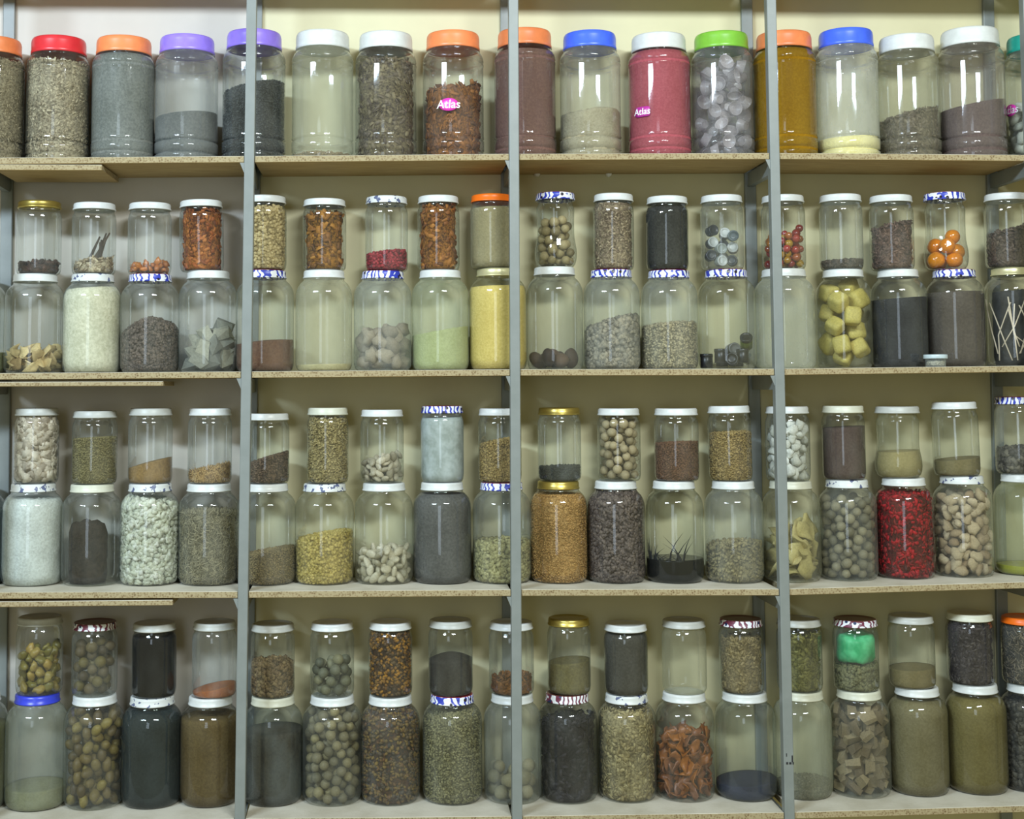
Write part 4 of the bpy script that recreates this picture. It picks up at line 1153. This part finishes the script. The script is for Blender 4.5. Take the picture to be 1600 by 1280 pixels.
L, U = pair(3, A(1165, 93, 1086, 'W', 'dark blue powder', 0.14, (0.42, 0.47, 0.42, 1), 0.2), A(1158, 68, 960, 'FR', 'tan pressed flakes', 0.14, DG))
powder(L, 1232, 1224, (26, 30, 52), (36, 40, 66))
grains(U, fill_level(U, 1004, 1002), 'flake', 6.5, [(98, 86, 56), (124, 112, 78), (140, 128, 96)], 'tan_flakes', 'flakes', cover=1.7)
L, U = pair(3, A(1254, 89, 1083, 'C', 'pale dust and grit', 0.48, (0.48, 0.50, 0.38, 1), 0.15), A(1249, 69, 960, 'GR', 'yellow green seed pods', 0.14, DG))
grains(L, fill_level(L, 1236, 1232), 'chip', 5, [(50, 48, 44), (96, 94, 84)], 'dusty_grit', 'grit', cover=1.3)
grains(U, fill_level(U, 1000, 994), 'flake', 7.5, [(70, 70, 28), (98, 98, 46), (122, 122, 74)], 'seed_pods', 'pods', cover=1.6)
L, U = pair(3, A(1344, 91, 1082, 'C', 'angular grey brown stones', 0.13, DG), A(1337, 69, 960, 'FR', 'green plastic over crumbs', 0.16, DG))
items(L, 1118, 1112, 'shard', 21, [(84, 74, 58), (116, 106, 84), (132, 122, 98)], 'angular_stone', 'stone', 'angular grey brown stone', inner=1.5, nmax=170, rough=0.85, fit=0.80, group='angular stones')
grains(U, fill_level(U, 1050, 1044), 'chip', 6, [(90, 92, 66), (116, 116, 86)], 'herb_crumbs', 'crumbs', cover=1.5, desc='greyish herb crumbs')
V = noisy(noisy(ICO3[0], 0.28, 5, 3.0), 0.14, 9, 7.0) * np.array([0.040, 0.040, 0.031]); rr = np.hypot(V[:, 0], V[:, 1]); k = np.minimum(1, 0.0345 / np.maximum(rr, 1e-6)); V[:, 0] *= k; V[:, 1] *= k
zc = at(1337, 1012, U.y).z - U.z0
tag(mesh_obj('plastic_wrap', V, ICO3[1], m_powder(gain((28, 110, 74), 2.6), gain((60, 140, 104), 2.6), 40, 0.35, 30, 0.3), smooth=False, loc=(U.x, U.y, U.z0 + zc)), 'crumpled green plastic wrap in the small patterned lid jar, bottom shelf', 'plastic wrap')
L, U = pair(3, A(1435, 90, 1077, 'W', 'khaki grey powder', 0.10, (0.40, 0.40, 0.32, 1)), A(1424, 70, 955, 'GR', 'hazy khaki meal', 0.30, (0.40, 0.40, 0.30, 1), 0.2))
powder(L, 1100, 1098, (88, 84, 62), (102, 98, 76))
powder(U, 1050, 1046, (90, 82, 50), (104, 94, 62))
L, U = pair(3, A(1526, 91, 1072, 'W', 'dense olive powder', 0.10, (0.38, 0.37, 0.26, 1)), A(1516, 71, 951, 'C', 'purple grey shreds', 0.14, (0.28, 0.27, 0.30, 1)))
powder(L, 1096, 1094, (84, 78, 46), (98, 92, 58))
grains(U, fill_level(U, 976, 974), 'flake', 6.5, [(42, 38, 42), (60, 56, 60), (74, 70, 70)], 'grey_shreds', 'shreds', cover=1.6)
L, U = pair(3, A(1611, 90, 1072, 'W', 'charcoal grey clods', 0.12, (0.3, 0.32, 0.32, 1)), A(1602, 71, 957, 'OO', 'dark stringy fibres', 0.12, DG))
grains(L, fill_level(L, 1110, 1108), 'chip', 9, [(42, 42, 40), (62, 60, 56), (78, 76, 70)], 'charcoal_clods', 'clods', cover=1.6)
grains(U, fill_level(U, 985, 980), 'stick', 7, [(38, 38, 40), (60, 58, 58), (120, 112, 100)], 'stringy_fibres', 'fibres', cover=2.4)


# ---- stickers on three of the plastic jars
def sticker(j, px, py, wpx, hpx, c, txt, oval=True):
    z = at(px, py, j.y - j.R).z - j.z0
    a0 = math.asin(max(-0.98, min(0.98, (at(px, py, j.y - j.R).x - j.x) / j.R)))
    Rr = j.R * 1.0 + 0.0006
    ww, hh = wpx / PXM / 2, hpx / PXM / 2

    def wrap(x, y, lift=0.0):
        a = a0 + x / Rr
        return ((Rr + lift) * math.sin(a), -(Rr + lift) * math.cos(a), z + y)
    V = [wrap(0, 0, 0.0003)]; n = 40; F = []
    for ring, lift in ((0.5, 0.0003), (1.0, 0.0003), (1.0, -0.0004)):
        for i in range(n):
            t_ = 2 * math.pi * i / n
            ex = 1.0 if oval else 0.35
            sx = math.copysign(abs(math.cos(t_)) ** ex, math.cos(t_)); sy = math.copysign(abs(math.sin(t_)) ** ex, math.sin(t_))
            V.append(wrap(ww * ring * sx, hh * ring * sy, lift))
    F = [(0, 1 + i, 1 + (i + 1) % n) for i in range(n)]
    for r_ in (0, 1):
        F += [(1 + r_ * n + i, 1 + (r_ + 1) * n + i, 1 + (r_ + 1) * n + (i + 1) % n, 1 + r_ * n + (i + 1) % n) for i in range(n)]
    s = mesh_obj('sticker', V, F, m_plain('pink_label', c, 0.35), j.e)
    s['label'] = 'small bright pink sticker'
    cu = bpy.data.curves.new('lettering', 'FONT'); cu.body = txt; cu.size = hpx / PXM * 0.92; cu.align_x = 'CENTER'; cu.align_y = 'CENTER'; cu.offset = 0.00022
    tmp = bpy.data.objects.new('tmp', cu); COL.objects.link(tmp)
    me = bpy.data.meshes.new_from_object(tmp.evaluated_get(bpy.context.evaluated_depsgraph_get()))
    V = [wrap(v.co.x + 0.12 * v.co.y, v.co.y, 0.0007) for v in me.vertices]; F = [tuple(p.vertices) for p in me.polygons]
    bpy.data.objects.remove(tmp)
    lt = mesh_obj('lettering', V, F, m_plain('white_print', (0.9, 0.88, 0.9, 1), 0.5), s, smooth=False)
    lt['label'] = 'white lettering'


PINK = (0.75, 0.05, 0.45, 1)
sticker(j8, 701, 163, 31, 20, PINK, 'Atlas')
sticker(j11, 1006, 172, 28, 16, (0.45, 0.03, 0.30, 1), 'Atlas', False)
sticker(j17, 1592, 165, 28, 19, PINK, 'Atlas')

dup = [l for l in set(USED) if USED.count(l) > 1]
print('JARS', len(USED), 'ITEMS', N_ITEMS, 'DUP', dup)
print('LONG', [l for l in USED if len(l.replace(',', '').split()) > 16])
cl = {}
for o in sc.objects:
    if o.parent is None and 'label' in o.keys():
        n = len(o['label'].replace(',', '').split())
        if n > 16 or n < 4: print('LEN', n, o['label'])
        cl.setdefault(o['label'], set()).add(o.get('group', o.name))
print('SHARED', [k for k, v in cl.items() if len(v) > 1])
print('FACES', sum(len(m.polygons) for m in bpy.data.meshes))
